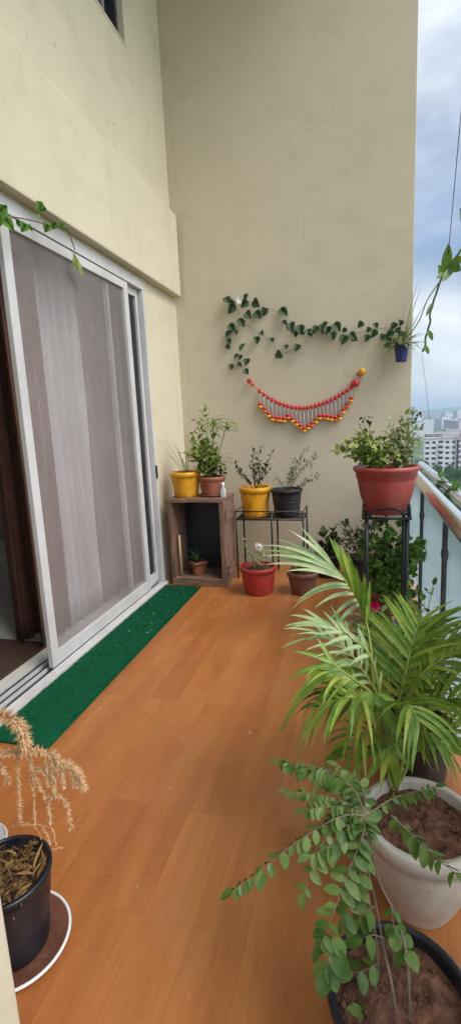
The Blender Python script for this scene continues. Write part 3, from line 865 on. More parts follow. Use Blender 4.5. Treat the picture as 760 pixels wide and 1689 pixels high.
# --- leafy vine in a pot under and behind the tall stand
r, sp_ = potted('potted_vine', 'tall leafy green vine growing up behind the iron stand', (0.17, 3.62, 0), 0.12, 0.15, 0.24, M['terra_dark'], lip=0.04)
tips = [at(u, v, Y=y) for u, v, y in ((612, 880, 3.5), (630, 870, 3.6), (645, 865, 3.6), (665, 870, 3.5), (690, 885, 3.45), (705, 890, 3.4), (700, 912, 3.4), (620, 910, 3.45), (640, 905, 3.5), (660, 925, 3.5), (605, 930, 3.6), (635, 940, 3.5), (680, 930, 3.45), (650, 960, 3.4), (620, 970, 3.5), (675, 975, 3.4), (640, 990, 3.4), (695, 990, 3.35), (655, 1000, 3.3), (596, 905, 3.6), (645, 885, 3.7), (625, 890, 3.75))]
bush(r, sp_, tips, M['vine'], M['stem'], 22, 0.050, 0.036, 0.5, spread=0.05, heart=True)
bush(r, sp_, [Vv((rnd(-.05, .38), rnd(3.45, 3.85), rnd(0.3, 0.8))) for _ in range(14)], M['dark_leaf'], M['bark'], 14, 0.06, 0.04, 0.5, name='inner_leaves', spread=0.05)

r, sp_ = potted('potted_flower', 'small dark pot of leaves with two hot pink flowers', (0.02, 2.86, 0), 0.09, 0.115, 0.18, M['terra_dark'], lip=0.03)
bush(r, sp_, [at(u, v, Y=2.88) for u, v in ((580, 1005), (616, 1002), (600, 1015), (590, 1030), (625, 1025), (610, 1035), (635, 1010))], M['bush_grey'], M['stem'], 13, 0.06, 0.03, spread=0.03)
for (u, v, s) in ((577, 1000, 0.048), (616, 998, 0.040)):
    f = MB(); c = at(u, v, Y=2.83)
    for k in range(14):
        a = 2 * PI * k / 7 + (0.4 if k > 6 else 0)
        f.blade(c, (math.cos(a), -0.6 - (k > 6) * 0.6, math.sin(a) * 0.8), s, s * 0.75, 0.3, 3, nrm=(0, -1, 0.3))
    f.build('flower', M['pink'], r)
r, sp_ = potted('potted_shrub', 'low pot of dark stems and leaves beside the railing post', (0.24, 2.55, 0), 0.08, 0.105, 0.15, M['black_pl'], lip=0.03)
bush(r, sp_, [sp_ + Vv((rnd(-.12, .12), rnd(-.12, .12), rnd(.12, .3))) for _ in range(9)] + [at(715, 955, Y=2.5), at(700, 1000, Y=2.5)], M['vine'], M['bark'], 12, 0.045, 0.025)
sb_ = thing('spray_bottle', 'bright blue plastic spray bottle among the plants by the railing', 'spray bottle', (0.195, 2.80, 0))
bl = (0.195, 2.80, 0.0)
one('body', lambda b: b.lathe(bl, [(0.040, 0), (0.043, 0.01), (0.043, 0.15), (0.034, 0.20), (0.017, 0.235), (0.015, 0.26)], 24), M['sky_pl'], sb_)
one('spray_head', lambda b: (b.box((0.180, 2.77, 0.2605), (0.210, 2.83, 0.305), 0.005), b.tube([(0.185, 2.79, 0.295), (0.17, 2.785, 0.315), (0.165, 2.78, 0.335)], 0.007, 8)), M['sky_pl'], sb_)
one('nozzle', lambda b: b.tube([(0.165, 2.78, 0.335), (0.163, 2.776, 0.365)], 0.008, 8), M['tan'], sb_)

# leaves caught on the outer rail
tw = thing('rail_creeper', 'thin leafy creeper wound around the outer rail past the maroon pot', 'creeper', (0.515, 3.3, 1.06))
sb = MB(); lb = MB(); pts = []
for i in range(40):
    t = i / 39; a = t * 14
    pts.append(Vv((0.515 + 0.036 * math.cos(a), 3.0 + 0.75 * t, 1.02 + 0.036 * math.sin(a))))
sb.tube(pts, 0.003, 5)
for p in pts:
    for q in range(2):
        lb.blade(p, rv(1) + Vv((0, -0.2, 0.3)), rnd(0.03, 0.06), 0.028, 0.5, 4)
sb.build('stem', M['bark'], tw); lb.build('leaves', M['vine'], tw)

# ------------------------------------------------------------------ wall garlands
GY = BY - 0.03
def gp(x, y, Y=GY): return at(350 + x / 2.054, 460 + y / 2.054, Y=Y)
ga = thing('leaf_garland', 'dark green trailing leaf garland pinned across the beige wall', 'garland', tuple(gp(300, 170)))
for path in ([(60, 82), (110, 70), (150, 90), (237, 118), (300, 178), (378, 162), (450, 188), (552, 168), (630, 165)],
             [(70, 85), (100, 140), (62, 185), (55, 230), (90, 285), (118, 312)],
             [(97, 143), (160, 185), (203, 212), (227, 252), (290, 232)]):
    one('vine_stem', lambda b: b.tube([p + Vv((0, rnd(0, .02), 0)) for p in bez([gp(*q) for q in path], 30)], 0.0022, 5), M['stem'], ga)
spots = [(72, 98), (112, 84), (60, 212), (98, 262), (285, 182), (350, 172), (392, 172), (470, 192), (530, 172), (600, 185), (625, 178), (640, 192), (618, 210), (65, 80), (55, 74), (120, 68), (145, 82), (97, 143), (105, 150), (122, 125), (153, 120), (237, 113), (243, 150), (270, 165), (305, 180), (330, 188), (325, 180), (378, 155), (370, 165), (420, 160), (404, 192), (450, 178), (445, 207), (480, 203), (503, 155), (552, 157), (525, 200), (588, 205), (612, 160), (635, 150), (68, 163), (58, 186), (85, 182), (55, 230), (105, 230), (84, 262), (120, 278), (92, 292), (65, 297), (118, 312), (168, 182), (150, 203), (203, 208), (248, 227), (227, 257), (290, 232), (590, 225), (75, 90), (180, 112), (300, 172), (545, 185), (575, 195)]
for (x, y) in spots:
    lb = MB()
    c = gp(x + rnd(-3, 3), y + rnd(-3, 3)) + Vv((0, -rnd(0.005, 0.06), 0))
    lb.heart(c, (rnd(-1.1, 1.1), rnd(-.6, .2), -1), (rnd(-.9, .9), -1, rnd(-.4, .9)), rnd(0.055, 0.108) * (0.6 if (x, y) in ((450, 178), (248, 227), (85, 182)) else 1))
    lb.build('leaf', M['ivy'], ga)
f = MB(); c = gp(96, 72, GY - 0.03)
for k in range(9):
    a = 2 * PI * k / 9; f.blade(c, (math.cos(a), -0.5, math.sin(a)), 0.05, 0.035, 0.2, 3, nrm=(0, -1, 0))
f.build('white_flower', M['white_petal'], ga)

to = thing('bead_toran', 'scalloped red and yellow beaded door hanging strung across the wall', 'wall hanging', tuple(at(500, 660, Y=GY)))
curve = bez([at(u, v, Y=GY) for u, v in ((411, 628), (428, 645), (460, 665), (500, 673), (540, 662), (570, 645), (588, 630), (599, 613))], 400)
one('cord', lambda b: b.tube(curve, 0.004, 6), M['bead_red'], to)
low = [(428, 668), (436, 677), (446, 690), (468, 693), (473, 686), (486, 697), (500, 709), (514, 700), (528, 687), (540, 689), (557, 692), (564, 681), (572, 670), (580, 658)]
def lowv(u):
    for (a, c), (d, e) in zip(low, low[1:]):
        if a <= u <= d: return c + (e - c) * (u - a) / (d - a)
    return low[-1][1]
ns = 24
cols = ['bead_yellow', 'bead_orange', 'bead_yellow', 'bead_red']
for i in range(ns):
    u = 429 + (579 - 429) * i / (ns - 1)
    # point of the cord above
    best = min(curve, key=lambda p: abs(p.x - at(u, 660, Y=GY).x))
    one('cord_bead', lambda b: b.ball(best + Vv((0, -0.012, 0)), 0.0215, 2, (0.86, 1, 1.15)), M['bead_red'], to)
    e = at(u, lowv(u), Y=GY); e.x = best.x
    stn = one('strand', lambda b: b.tube([best + Vv((0, -0.012, -0.015)), (best + e) / 2 + Vv((0, -0.012, 0)), e + Vv((0, -0.012, 0))], 0.0052, 6), M['thread'], to)
    one('bead', lambda b: b.ball(e + Vv((0, -0.014, 0.016)), 0.021, 2, (1.15, 1, 0.8)), M['bead_red'], stn)
    one('bead', lambda b: b.ball(e + Vv((0, -0.014, -0.014)), 0.021, 2, (1.15, 1, 0.8)), M[cols[i % 3]], stn)
for (u, v, rr, m) in ((411, 628, 0.026, 'bead_red'), (416, 634, 0.02, 'bead_orange'), (586, 632, 0.038, 'bead_red'), (597, 613, 0.034, 'bead_yellow'), (591, 617, 0.018, 'bead_red')):
    one('pompom', lambda b: b.ball(at(u, v, Y=GY - 0.02), rr, 3, jit=0.25), M[m], to)

# --- blue wall pot with long leaves
bc = at(661, 597, Y=4.87)
r, sp_ = potted('hanging_planter', 'small dark blue pot hanging on the wall edge with long leaves', tuple(bc), 0.048, 0.064, 0.15, M['blue'], lip=0.02, lipw=0.004, k=32)
one('hook', lambda b: b.tube([bc + Vv((0, 0.06, 0.135)), bc + Vv((0, 0.10, 0.16)), Vv((bc.x, 4.999, bc.z + 0.16))], 0.004, 6), M['iron'], r)
g = MB()
for k in range(34):
    a = rnd(0, 2 * PI)
    g.blade(sp_ + rv(0.02), (math.cos(a) * 1.0, math.sin(a) * 0.8 - 0.3, rnd(0.1, 1.3)), rnd(0.14, 0.27), rnd(0.022, 0.034), rnd(0.5, 1.7), 6)
for (u, v) in ((690, 455), (694, 470), (683, 520), (700, 500)):
    tp = at(u, v, Y=4.85); g.blade(sp_, (tp - sp_), (tp - sp_).length * 1.02, 0.045, 0.05, 7)
g.build('long_leaves', M['bush_grey'], r)
# --- creeper on a string rising to the slab
cr = thing('hanging_creeper', 'broad leaved creeper climbing a string into the sky at right', 'creeper', tuple(at(720, 460, Y=4.7)))
path = bez([at(697, 580, Y=4.8), at(706, 540, Y=4.75), at(712, 505, Y=4.72), at(727, 460, Y=4.7), at(748, 430, Y=4.65), at(775, 385, Y=4.6), at(860, 220, Y=4.5)], 40)
one('stem', lambda b: b.tube([p + rv(0.006) for p in path], 0.009, 6), M['stem'], cr)
one('stem', lambda b: b.tube(bez([at(668, 560, Y=4.85), at(690, 530, Y=4.8), at(704, 495, Y=4.75), at(722, 468, Y=4.7)], 14), 0.005, 5), M['stem'], cr)
p0 = at(738, 425, Y=4.66); p1 = Vv((0.49, 1.5, 6.56))
one('string', lambda b: b.tube([p0, (p0 + p1) / 2 + Vv((0.0, 0, -.03)), p1], 0.003, 5), M['string'], cr)
one('string', lambda b: b.tube([at(695, 585, Y=4.8), at(702, 640, Y=4.7), at(707, 690, Y=4.6)], 0.0016, 5), M['string'], cr)
g = MB()
for (u, v, tu, tv, w) in ((732, 448, 738, 405, 0.09), (727, 455, 722, 438, 0.07), (740, 440, 758, 445, 0.085), (735, 450, 720, 458, 0.05), (742, 435, 764, 425, 0.07), (712, 500, 702, 520, 0.03), (706, 545, 712, 560, 0.04), (700, 570, 706, 583, 0.035), (745, 442, 730, 462, 0.06), (765, 370, 758, 345, 0.07), (770, 385, 790, 400, 0.07)):
    p = at(u, v, Y=4.68); q = at(tu, tv, Y=4.62)
    g.blade(p, q - p, (q - p).length * 1.1, w, 0.15, 6, nrm=(0.2, -1, 0.2), twist=0.4)
g.build('leaves', M['zz'], cr)

# --- creeper over the door, top left
dc = thing('door_creeper', 'green creeper sprigs trailing along the top of the sliding door', 'creeper', tuple(at(60, 365, X=-1.77)))
path = bez([at(-60, 335, X=-1.765), at(-10, 352, X=-1.765), at(45, 362, X=-1.76), at(85, 372, X=-1.76), at(110, 378, X=-1.765), at(124, 412, X=-1.77)], 30)
one('stem', lambda b: b.tube(path, 0.0035, 5), M['bark'], dc)
g = MB()
for (u, v, s) in ((2, 348, .09), (12, 366, .10), (-5, 360, .1), (40, 374, .075), (50, 376, .06), (63, 352, .06), (66, 338, .065), (74, 346, .06), (78, 374, .08), (90, 371, .06), (102, 370, .055), (110, 380, .04), (-20, 345, .09), (30, 368, .05)):
    c = at(u, v, X=-1.745)
    g.heart(c, (rnd(-.2, .2), rnd(-1, 1), rnd(-1, .3)), (1, -.6, rnd(-.2, .6)), s * 0.78)
g.build('leaves', M['vine'], dc)
g = MB()
for k in range(8):
    g.blade(at(128 + rnd(-8, 8), 438 + rnd(-8, 8), X=-1.80), (0.1, rnd(-1, 1), rnd(-1, 1)), rnd(.03, .06), .035, .3, 4, nrm=(1, -.3, .2))
g.build('reflection_sprig', M['bush'], dc)  # leaves added to stand in for a green reflection in the screen

# ------------------------------------------------------------------ palms
def frond(root, pts, n, L, w, pale=False, droop=0.9, start=0.22, fwd=0.85, both=True, rise=0.25, seed=0, sidebias=0.0):
    random.seed(seed)
    c = bez(pts, 26)
    fr_ = MB()
    fr_.tube(c, [0.0065 * (1 - 0.8 * i / 26) + 0.0012 for i in range(27)], 6)
    root_o = fr_.build('frond', M['rachis'], root)
    lf = MB()
    for k in range(n):
        t = start + (1 - start) * (k + 0.5) / n
        i = min(25, int(t * 26)); p = c[i].lerp(c[i + 1], t * 26 - i)
        tg = (c[i + 1] - c[i]).normalized()
        side = tg.cross(Vv((0, 0, 1)))
        if side.length < 0.05: side = Vv((1, 0, 0))
        side.normalize(); up = side.cross(tg).normalized()
        s = (k - start * n) / n
        u = (t - start) / (1 - start)
        ln = L * (0.55 + 0.45 * math.sin(PI * (0.15 + 0.75 * u))) * rnd(0.85, 1.12)
        for sg in (-1, 1):
            if not both and sg == 1: continue
            f2 = fwd * (0.7 + 0.8 * u)
            d = tg * f2 + side * sg * rnd(0.8, 1.05) + up * rise * rnd(0.5, 1.4) + rv(0.08)
            lf.blade(p + rv(0.004), d, ln * (1 + sg * sidebias), w * rnd(0.8, 1.15), droop * rnd(0.7, 1.3), 7, nrm=up + side * sg * -0.25,
                     fold=0.35, prof=lambda q: min(1, 0.35 + 3.2 * q) * (1 - q ** 2.2) + 0.02, twist=rnd(-.4, .4))
    lf.build('leaflets', M['palm_sheen'] if pale else M['palm'], root_o)

r, sp_ = potted('potted_palm', 'feathery green palm in the stained white pot of reddish soil', (0.168, 1.385, 0), 0.098, 0.160, 0.30, M['white_pot'], soil='soil_red', lip=0.05, lipw=0.013, bulge=0.016, fill=0.88)
def A(u, v, Y): return at(u, v, Y=Y)
B = at(652, 1300, Z=0.265); B.z = 0.255
random.seed(5)
g = MB()
for k in range(9):                       # sheaths at the foot of the fronds
    q = B + Vv((rnd(-.02, .02), rnd(-.02, .02), 0)); g.tube([q, q + Vv((rnd(-.02, .02), rnd(-.02, .02), 0.05)), q + Vv((rnd(-.05, .05), rnd(-.04, .05), 0.11))], [0.007, 0.006, 0.003], 6)
g.build('stem_base', M['rachis'], r)
def explicit(root, stalk, leaves, m, seed, wk=1.15):
    """a frond whose stalk and leaflets are given one by one"""
    random.seed(seed)
    c = bez(stalk, 26)
    b = MB(); b.tube(c, [0.006 * (1 - 0.75 * i / 26) + 0.001 for i in range(27)], 6)
    o = b.build('frond', M['rachis'], root)
    lf = MB()
    for (t, x, y, dy, w, sag) in leaves:
        i = min(25, int(t * 26)); p0 = c[i].lerp(c[i + 1], min(1.0, t * 26 - i))
        p1 = at(420 + x / 2.235, 860 + y / 2.235, Y=p0.y + dy)
        lf.ribbon(p0, p1, w * wk, sag, 9, (rnd(-.25, .25), -0.75, 0.65), 0.35, rnd(-.5, .5))
    lf.build('leaflets', M[m], o)
def C(x, y, Y): return at(420 + x / 2.235, 860 + y / 2.235, Y=Y)
F1 = [B, C(445, 760, 1.58), C(430, 520, 1.63), C(412, 385, 1.68), C(378, 285, 1.73), C(330, 215, 1.77), C(285, 160, 1.80)]
explicit(r, F1, [(.99, 165, 18, .02, .013, .04), (.98, 120, 28, .0, .012, .05), (.97, 170, 55, -.02, .012, .05), (.95, 75, 64, .02, .013, .07), (.94, 22, 88, -.03, .014, .09), (.92, 12, 108, .0, .014, .08),
    (.90, 20, 128, -.04, .014, .09), (.88, 60, 140, .02, .013, .08), (.86, 34, 160, -.03, .017, .08), (.83, 110, 185, -.05, .015, .09), (.78, 150, 300, -.06, .014, .14), (.75, 130, 330, -.05, .013, .16), (.70, 218, 322, -.06, .016, .13), (.66, 278, 366, -.06, .016, .12), (.63, 300, 385, -.05, .016, .10)], 'palm_sheen', 101)
explicit(r, [F1[0] + Vv((.004, 0, 0)), C(448, 700, 1.56), C(428, 480, 1.61), C(412, 380, 1.66), C(385, 290, 1.71)], [(.99, 272, 52, .06, .026, .03), (.97, 292, 66, .04, .026, .03), (.94, 315, 86, .03, .026, .03), (.91, 340, 108, .0, .024, .03), (.86, 372, 165, -.02, .022, .03), (.80, 402, 186, -.03, .017, .10), (.76, 425, 215, .0, .013, .08)], 'palm', 102)
F3 = [B, C(470, 720, 1.52), C(440, 540, 1.54), C(400, 462, 1.55), C(330, 410, 1.56), (C(250, 375, 1.57))]
explicit(r, F3, [(.99, 128, 345, .0, .012, .06), (.97, 175, 320, .03, .011, .04), (.95, 105, 388, -.02, .012, .08), (.90, 215, 350, .03, .012, .05), (.86, 110, 400, -.03, .013, .10), (.82, 250, 330, .03, .012, .03), (.80, 190, 440, -.04, .013, .10), (.75, 300, 360, .02, .013, .04), (.72, 240, 470, -.05, .014, .10), (.66, 330, 400, .0, .014, .05), (.60, 290, 500, -.05, .014, .10), (.55, 380, 390, .03, .014, .05), (.5, 340, 540, -.05, .014, .1)], 'palm_sheen', 103)
F4 = [B, C(470, 760, 1.48), C(440, 650, 1.46), C(385, 598, 1.45), C(325, 555, 1.45), C(285, 520, 1.46)]
explicit(r, F4, [(.99, 228, 428, .03, .013, .02), (.97, 135, 478, .0, .013, .06), (.94, 250, 470, .03, .012, .03), (.90, 145, 562, -.03, .015, .10), (.86, 110, 595, -.04, .015, .13), (.83, 160, 640, -.04, .016, .13), (.80, 105, 705, -.06, .018, .17), (.76, 75, 812, -.07, .019, .22), (.72, 148, 872, -.08, .019, .22), (.69, 205, 842, -.07, .017, .22), (.65, 238, 800, -.06, .016, .20), (.60, 270, 700, -.05, .016, .12)], 'palm', 104)
F5 = [B, C(480, 780, 1.46), C(455, 670, 1.42), C(425, 632, 1.38)]
explicit(r, F5, [(.99, 312, 770, -.02, .019, .18), (.98, 318, 895, -.05, .022, .22), (.96, 366, 882, -.05, .020, .22), (.97, 560, 885, -.03, .026, .17), (.95, 420, 800, -.06, .018, .2), (.93, 500, 760, .0, .018, .12), (.90, 560, 700, .06, .017, .08), (.88, 250, 820, .0, .017, .2), (.85, 345, 700, .03, .016, .10)], 'palm', 105)
F6 = [B, C(500, 840, 1.44), C(495, 820, 1.39), C(490, 840, 1.36)]
explicit(r, F6, [(.99, 405, 975, -.02, .024, .10), (.98, 530, 985, -.01, .026, .12), (.96, 460, 1000, -.03, .022, .14), (.93, 360, 905, .0, .015, .12), (.92, 575, 920, .02, .018, .15), (.9, 380, 850, .03, .014, .1)], 'palm', 106)
frond(r, [B, A(655, 1180, 1.60), A(668, 1110, 1.64), A(680, 1060, 1.68), A(690, 1030, 1.72)], 17, 0.21, 0.017, False, 0.45, 0.28, 0.8, seed=6)
frond(r, [B, A(660, 1190, 1.58), A(690, 1120, 1.58), A(725, 1090, 1.58), A(760, 1070, 1.58)], 15, 0.22, 0.018, False, 0.7, 0.25, 0.7, seed=7)
frond(r, [B, A(668, 1220, 1.52), A(705, 1170, 1.50), A(740, 1155, 1.49), A(785, 1150, 1.48)], 14, 0.22, 0.020, False, 0.9, 0.25, 0.7, seed=8)
frond(r, [B, A(680, 1245, 1.54), A(710, 1215, 1.54), A(740, 1205, 1.53), A(785, 1205, 1.52)], 12, 0.18, 0.017, False, 0.8, 0.3, 0.8, seed=9)
frond(r, [B, A(640, 1160, 1.7), A(640, 1090, 1.8), A(646, 1060, 1.86), A(650, 1035, 1.92)], 13, 0.2, 0.016, False, 0.6, 0.35, 0.8, seed=11)
frond(r, [B, A(630, 1190, 1.52), A(605, 1150, 1.50), A(570, 1120, 1.49), A(535, 1100, 1.48)], 10, 0.2, 0.016, False, 1.1, 0.4, 0.7, seed=12)
frond(r, [B, A(640, 1200, 1.46), A(610, 1160, 1.42), A(570, 1150, 1.38), A(520, 1170, 1.36)], 13, 0.2, 0.018, False, 1.3, 0.3, 0.6, seed=13)
frond(r, [B, A(640, 1190, 1.56), A(600, 1110, 1.58), A(565, 1065, 1.60), A(535, 1050, 1.62)], 13, 0.22, 0.015, True, 0.9, 0.35, 0.8, seed=14)
frond(r, [B, A(655, 1210, 1.45), A(660, 1170, 1.40), A(675, 1165, 1.36), A(690, 1190, 1.33)], 11, 0.19, 0.017, False, 1.2, 0.3, 0.7, seed=15)
frond(r, [B, A(640, 1230, 1.46), A(620, 1210, 1.42), A(595, 1215, 1.38), A(570, 1250, 1.35)], 10, 0.17, 0.017, False, 1.3, 0.3, 0.6, seed=16)
frond(r, [B, A(670, 1230, 1.48), A(690, 1210, 1.46), A(715, 1215, 1.44), A(745, 1245, 1.42)], 10, 0.15, 0.016, False, 1.0, 0.3, 0.7, seed=17)
r, sp_ = potted('potted_palm', 'darker green palm behind the white pot beside the glass railing', (0.20, 1.93, 0), 0.12, 0.15, 0.26, M['black_pl'], lip=0.03)
B2 = sp_
frond(r, [B2, A(680, 1130, 1.9), A(690, 1075, 1.95), A(702, 1035, 2.0)], 15, 0.24, 0.017, False, 0.5, 0.2, 0.9, seed=21)
frond(r, [B2, A(700, 1140, 1.88), A(730, 1090, 1.86), A(765, 1065, 1.85)], 14, 0.24, 0.017, False, 0.7, 0.2, 0.8, seed=22)
frond(r, [B2, A(665, 1140, 1.92), A(655, 1090, 1.95), A(640, 1060, 2.0)], 14, 0.24, 0.017, False, 0.7, 0.2, 0.8, seed=23)
frond(r, [B2, A(690, 1150, 1.8), A(710, 1130, 1.75), A(745, 1120, 1.72)], 12, 0.22, 0.017, False, 0.9, 0.2, 0.8, seed=24)
frond(r, [B2, A(650, 1160, 1.85), A(620, 1130, 1.82), A(590, 1120, 1.8)], 12, 0.22, 0.017, False, 0.9, 0.2, 0.8, seed=25)

# ------------------------------------------------------------------ black pot with the trailing plant
random.seed(31)
r, sp_ = potted('potted_trailing_plant', 'black pot whose arching stems of round leaves spill over the floor', (0.078, 0.925, 0), 0.115, 0.150, 0.25, M['black_pl'], soil='soil_red', lip=0.025, lipw=0.008, fill=0.86)
hub = at(603, 1345, Y=1.06)
def spray(root, pts, n, L, w, hang=0.5, sr=0.0023, seed=0, start=0.04, m='zz'):
    """a stem with pairs of round leaves folded downwards along it"""
    random.seed(seed)
    c = bez(pts, 24)
    br = MB(); br.tube(c, [sr * (1 - 0.7 * i / 24) for i in range(25)], 6)
    o = br.build('branch', M['stalk'], root)
    lf = MB()
    rnd_prof = lambda q: (math.sin(PI * min(1, 0.06 + 0.94 * q ** 0.85)) ** 0.72 if q < 1 else 0.0) + 0.02
    for k in range(n):
        t = start + (1 - start) * (k + rnd(0.3, 0.7)) / n
        i = min(23, int(t * 24)); p = c[i].lerp(c[i + 1], t * 24 - i)
        tg = (c[i + 1] - c[i]).normalized()
        side = tg.cross(Vv((0, -0.25, 1)))
        if side.length < 0.2: side = tg.cross(Vv((0, -1, 0.2)))
        side.normalize(); up = side.cross(tg).normalized()
        for sg in (-1, 1):
            if rnd(0, 1) < 0.06: continue
            s = rnd(0.62, 1.1) * (0.72 + 0.35 * math.sin(PI * (0.1 + 0.8 * t)))
            d = tg * rnd(0.15, 0.5) + side * sg * rnd(0.8, 1.1) + Vv((0, 0, -1)) * hang * rnd(0.5, 1.6) + rv(0.22)
            nr = up + side * sg * rnd(0.1, 0.7) - tg * rnd(0.2, 0.9) + rv(0.2)
            lf.blade(p, d, L * s, w * s, rnd(0.1, 0.8) * (1 if hang > 0.1 else 0.6), 6, nrm=nr, fold=rnd(0.15, 0.55), prof=rnd_prof, twist=rnd(-.3, .3))
    lf.blade(c[-1], c[-1] - c[-3], L, w, 0.3, 6, prof=rnd_prof)
    lf.build('leaves', M[m], o)
def bare(pts, rr):
    one('main_stem', lambda b: b.tube(bez(pts, 24), [rr * (1 - 0.02 * i) for i in range(25)], 7), M['stalk'], r)
def K(x, y, Y): return at(360 + x / 1.9, 1200 + y / 1.9, Y=Y)
bare([K(558, 940, .90), K(545, 820, .90), K(515, 680, .96), K(490, 540, 1.02), K(468, 440, 1.06), hub], 0.0036)
bare([K(600, 940, .90), K(590, 720, .93), K(555, 590, .98), K(500, 470, 1.03), hub], 0.0036)
bare([K(470, 900, .92), K(500, 760, .94), K(490, 640, .97), K(462, 470, 1.03), hub], 0.0030)
spray(r, [hub, K(390, 160, 1.12), K(290, 120, 1.16), K(190, 110, 1.18)], 16, 0.0360, 0.0227, .75, seed=41)
spray(r, [hub, K(400, 235, 1.08), K(310, 210, 1.09), K(212, 200, 1.10)], 18, 0.0270, 0.0151, .5, seed=42)
spray(r, [hub, K(380, 280, 1.04), K(250, 355, 1.00), K(130, 450, .96), K(45, 510, .93)], 20, 0.0360, 0.0227, .9, seed=43)
spray(r, [hub, K(450, 340, 1.02), K(400, 470, .97), K(350, 610, .92), K(320, 680, .90)], 15, 0.0427, 0.0216, 0.04, seed=44)
spray(r, [hub, K(420, 300, 1.04), K(350, 330, 1.02), K(300, 420, .98), K(270, 520, .95)], 9, 0.0359, 0.0216, 0.04, seed=45)
spray(r, [hub, K(540, 225, 1.12), K(600, 205, 1.13), K(680, 185, 1.14)], 14, 0.0288, 0.0151, .7, seed=46)
spray(r, [K(540, 275, 1.08), K(600, 330, 1.05), K(660, 390, 1.02), K(745, 460, .98)], 12, 0.0378, 0.0252, .7, seed=47)
spray(r, [hub, K(455, 200, 1.10), K(420, 150, 1.13), K(370, 120, 1.15)], 10, 0.0306, 0.0185, .5, seed=48)
spray(r, [K(470, 400, 1.03), K(430, 480, .99), K(410, 560, .96), K(395, 600, .95)], 7, 0.0393, 0.0216, 0.04, seed=49)
spray(r, [K(490, 560, .99), K(450, 580, .97), K(435, 600, .96)], 2, 0.0440, 0.0320, .5, seed=50)
spray(r, [K(540, 560, .98), K(545, 600, .96), K(550, 640, .95)], 2, 0.0400, 0.0320, .5, seed=51)
spray(r, [K(520, 660, .96), K(480, 650, .95), K(450, 660, .94)], 2, 0.0440, 0.0320, .5, seed=52)
spray(r, [K(565, 640, .96), K(580, 680, .95), K(590, 700, .94)], 2, 0.0400, 0.0300, .5, seed=53)
spray(r, [K(360, 620, .92), K(350, 700, .90), K(338, 760, .88)], 3, 0.0520, 0.0340, .5, seed=54)
spray(r, [K(500, 740, .94), K(460, 760, .93), K(420, 770, .92)], 2, 0.0500, 0.0340, .3, seed=55)
spray(r, [K(530, 860, .91), K(490, 880, .90), K(455, 890, .89)], 2, 0.0480, 0.0360, .3, seed=56)
spray(r, [hub, K(470, 330, 1.05), K(450, 420, 1.0), K(430, 520, .97)], 12, 0.0376, 0.0216, 0.04, seed=59)
spray(r, [hub, K(420, 190, 1.10), K(350, 160, 1.13), K(270, 140, 1.15)], 16, 0.0324, 0.0218, .8, seed=62)
spray(r, [hub, K(400, 250, 1.07), K(340, 250, 1.06), K(270, 260, 1.05)], 12, 0.0291, 0.0170, 0.04, seed=63)
spray(r, [hub, K(410, 180, 1.11), K(320, 140, 1.14), K(225, 120, 1.17)], 13, 0.038, 0.024, 0.8, seed=64)
spray(r, [hub, K(410, 320, 1.03), K(350, 370, 1.00), K(290, 400, .98)], 10, 0.038, 0.022, 0.5, seed=65)
spray(r, [hub, K(430, 250, 1.07), K(380, 290, 1.04), K(340, 310, 1.03)], 7, 0.0308, 0.0186, 0.04, seed=57)

# ------------------------------------------------------------------ dried plant in the navy pot
random.seed(61)
NP = (-0.995, 0.985, 0.0095)
saucer('brown saucer with a white rim under the navy pot', (-0.99, 0.985, 0.001), 0.150, M['terra_dark'], M['white_gl'], 0.022)
r, sp_ = potted('potted_dried_plant', 'navy pot of dead brown growth with drooping tan dried stems', NP, 0.095, 0.124, 0.25, M['navy'], soil='soil', lip=0.016, lipw=0.003, fill=0.78)
g = MB()
for k in range(330):
    a = rnd(0, 2 * PI); q = 0.11 * math.sqrt(rnd(0, 1))
    g.blade(sp_ + Vv((q * math.cos(a), q * math.sin(a), rnd(0, 0.045))), rv(1) + Vv((0, 0, .3)), rnd(0.02, 0.07), rnd(0.004, 0.012), rnd(0.3, 2.6), 6, twist=rnd(-3, 3))
g.build('dead_leaves', M['dry_dark'], r)
def plume(pts, fuzz=0.010, dens=16, rr=0.0022):
    fuzz *= 1.65; dens = int(dens * 2.0)
    L = sum(((Vv(b) - Vv(a)).length for a, b in zip(pts, pts[1:])))
    n = max(10, int(L * 60))
    c = bez(pts, n)
    b = MB(); b.tube(c, rr, 5)
    for i in range(n):
        tg = (c[i + 1] - c[i]).normalized()
        for q in range(dens):
            d = rv(1).normalized(); d = d - tg * d.dot(tg) * 0.6 + tg * 0.35
            b.blade(c[i].lerp(c[i + 1], rnd(0, 1)), d, rnd(0.5, 1.25) * fuzz, 0.0036, 0.3, 2)
    b.build('dried_stem', M['dry'], r)
Yd = 1.10
def d_(u, v, dy=0): return at(u, v, Y=Yd + dy)
plume([sp_, at(-60, 1400, Y=1.0), at(-75, 1260, Y=1.02), at(-40, 1195, Y=1.05), d_(0, 1180), d_(25, 1190), d_(39, 1212), d_(40, 1238)], 0.017, 18)
plume([at(-75, 1300, Y=1.02), at(-50, 1248, Y=1.05), d_(0, 1243), d_(50, 1238), d_(95, 1244)], 0.011, 14)
plume([d_(85, 1250), d_(92, 1265), d_(112, 1258), d_(132, 1275), d_(141, 1302)], 0.009, 16)
for (u, v0, v1, dx) in ((28, 1245, 1355, 6), (48, 1243, 1290, 8), (75, 1242, 1290, 4), (85, 1244, 1285, 2), (95, 1246, 1275, 2), (103, 1262, 1300, 2), (115, 1260, 1296, 8), (124, 1264, 1298, 6), (132, 1272, 1302, 6), (90, 1275, 1310, 0)):
    plume([d_(u, v0), d_(u + dx * .6, v0 + (v1 - v0) * .5), d_(u + dx, v1)], 0.0065, 12, 0.0015)
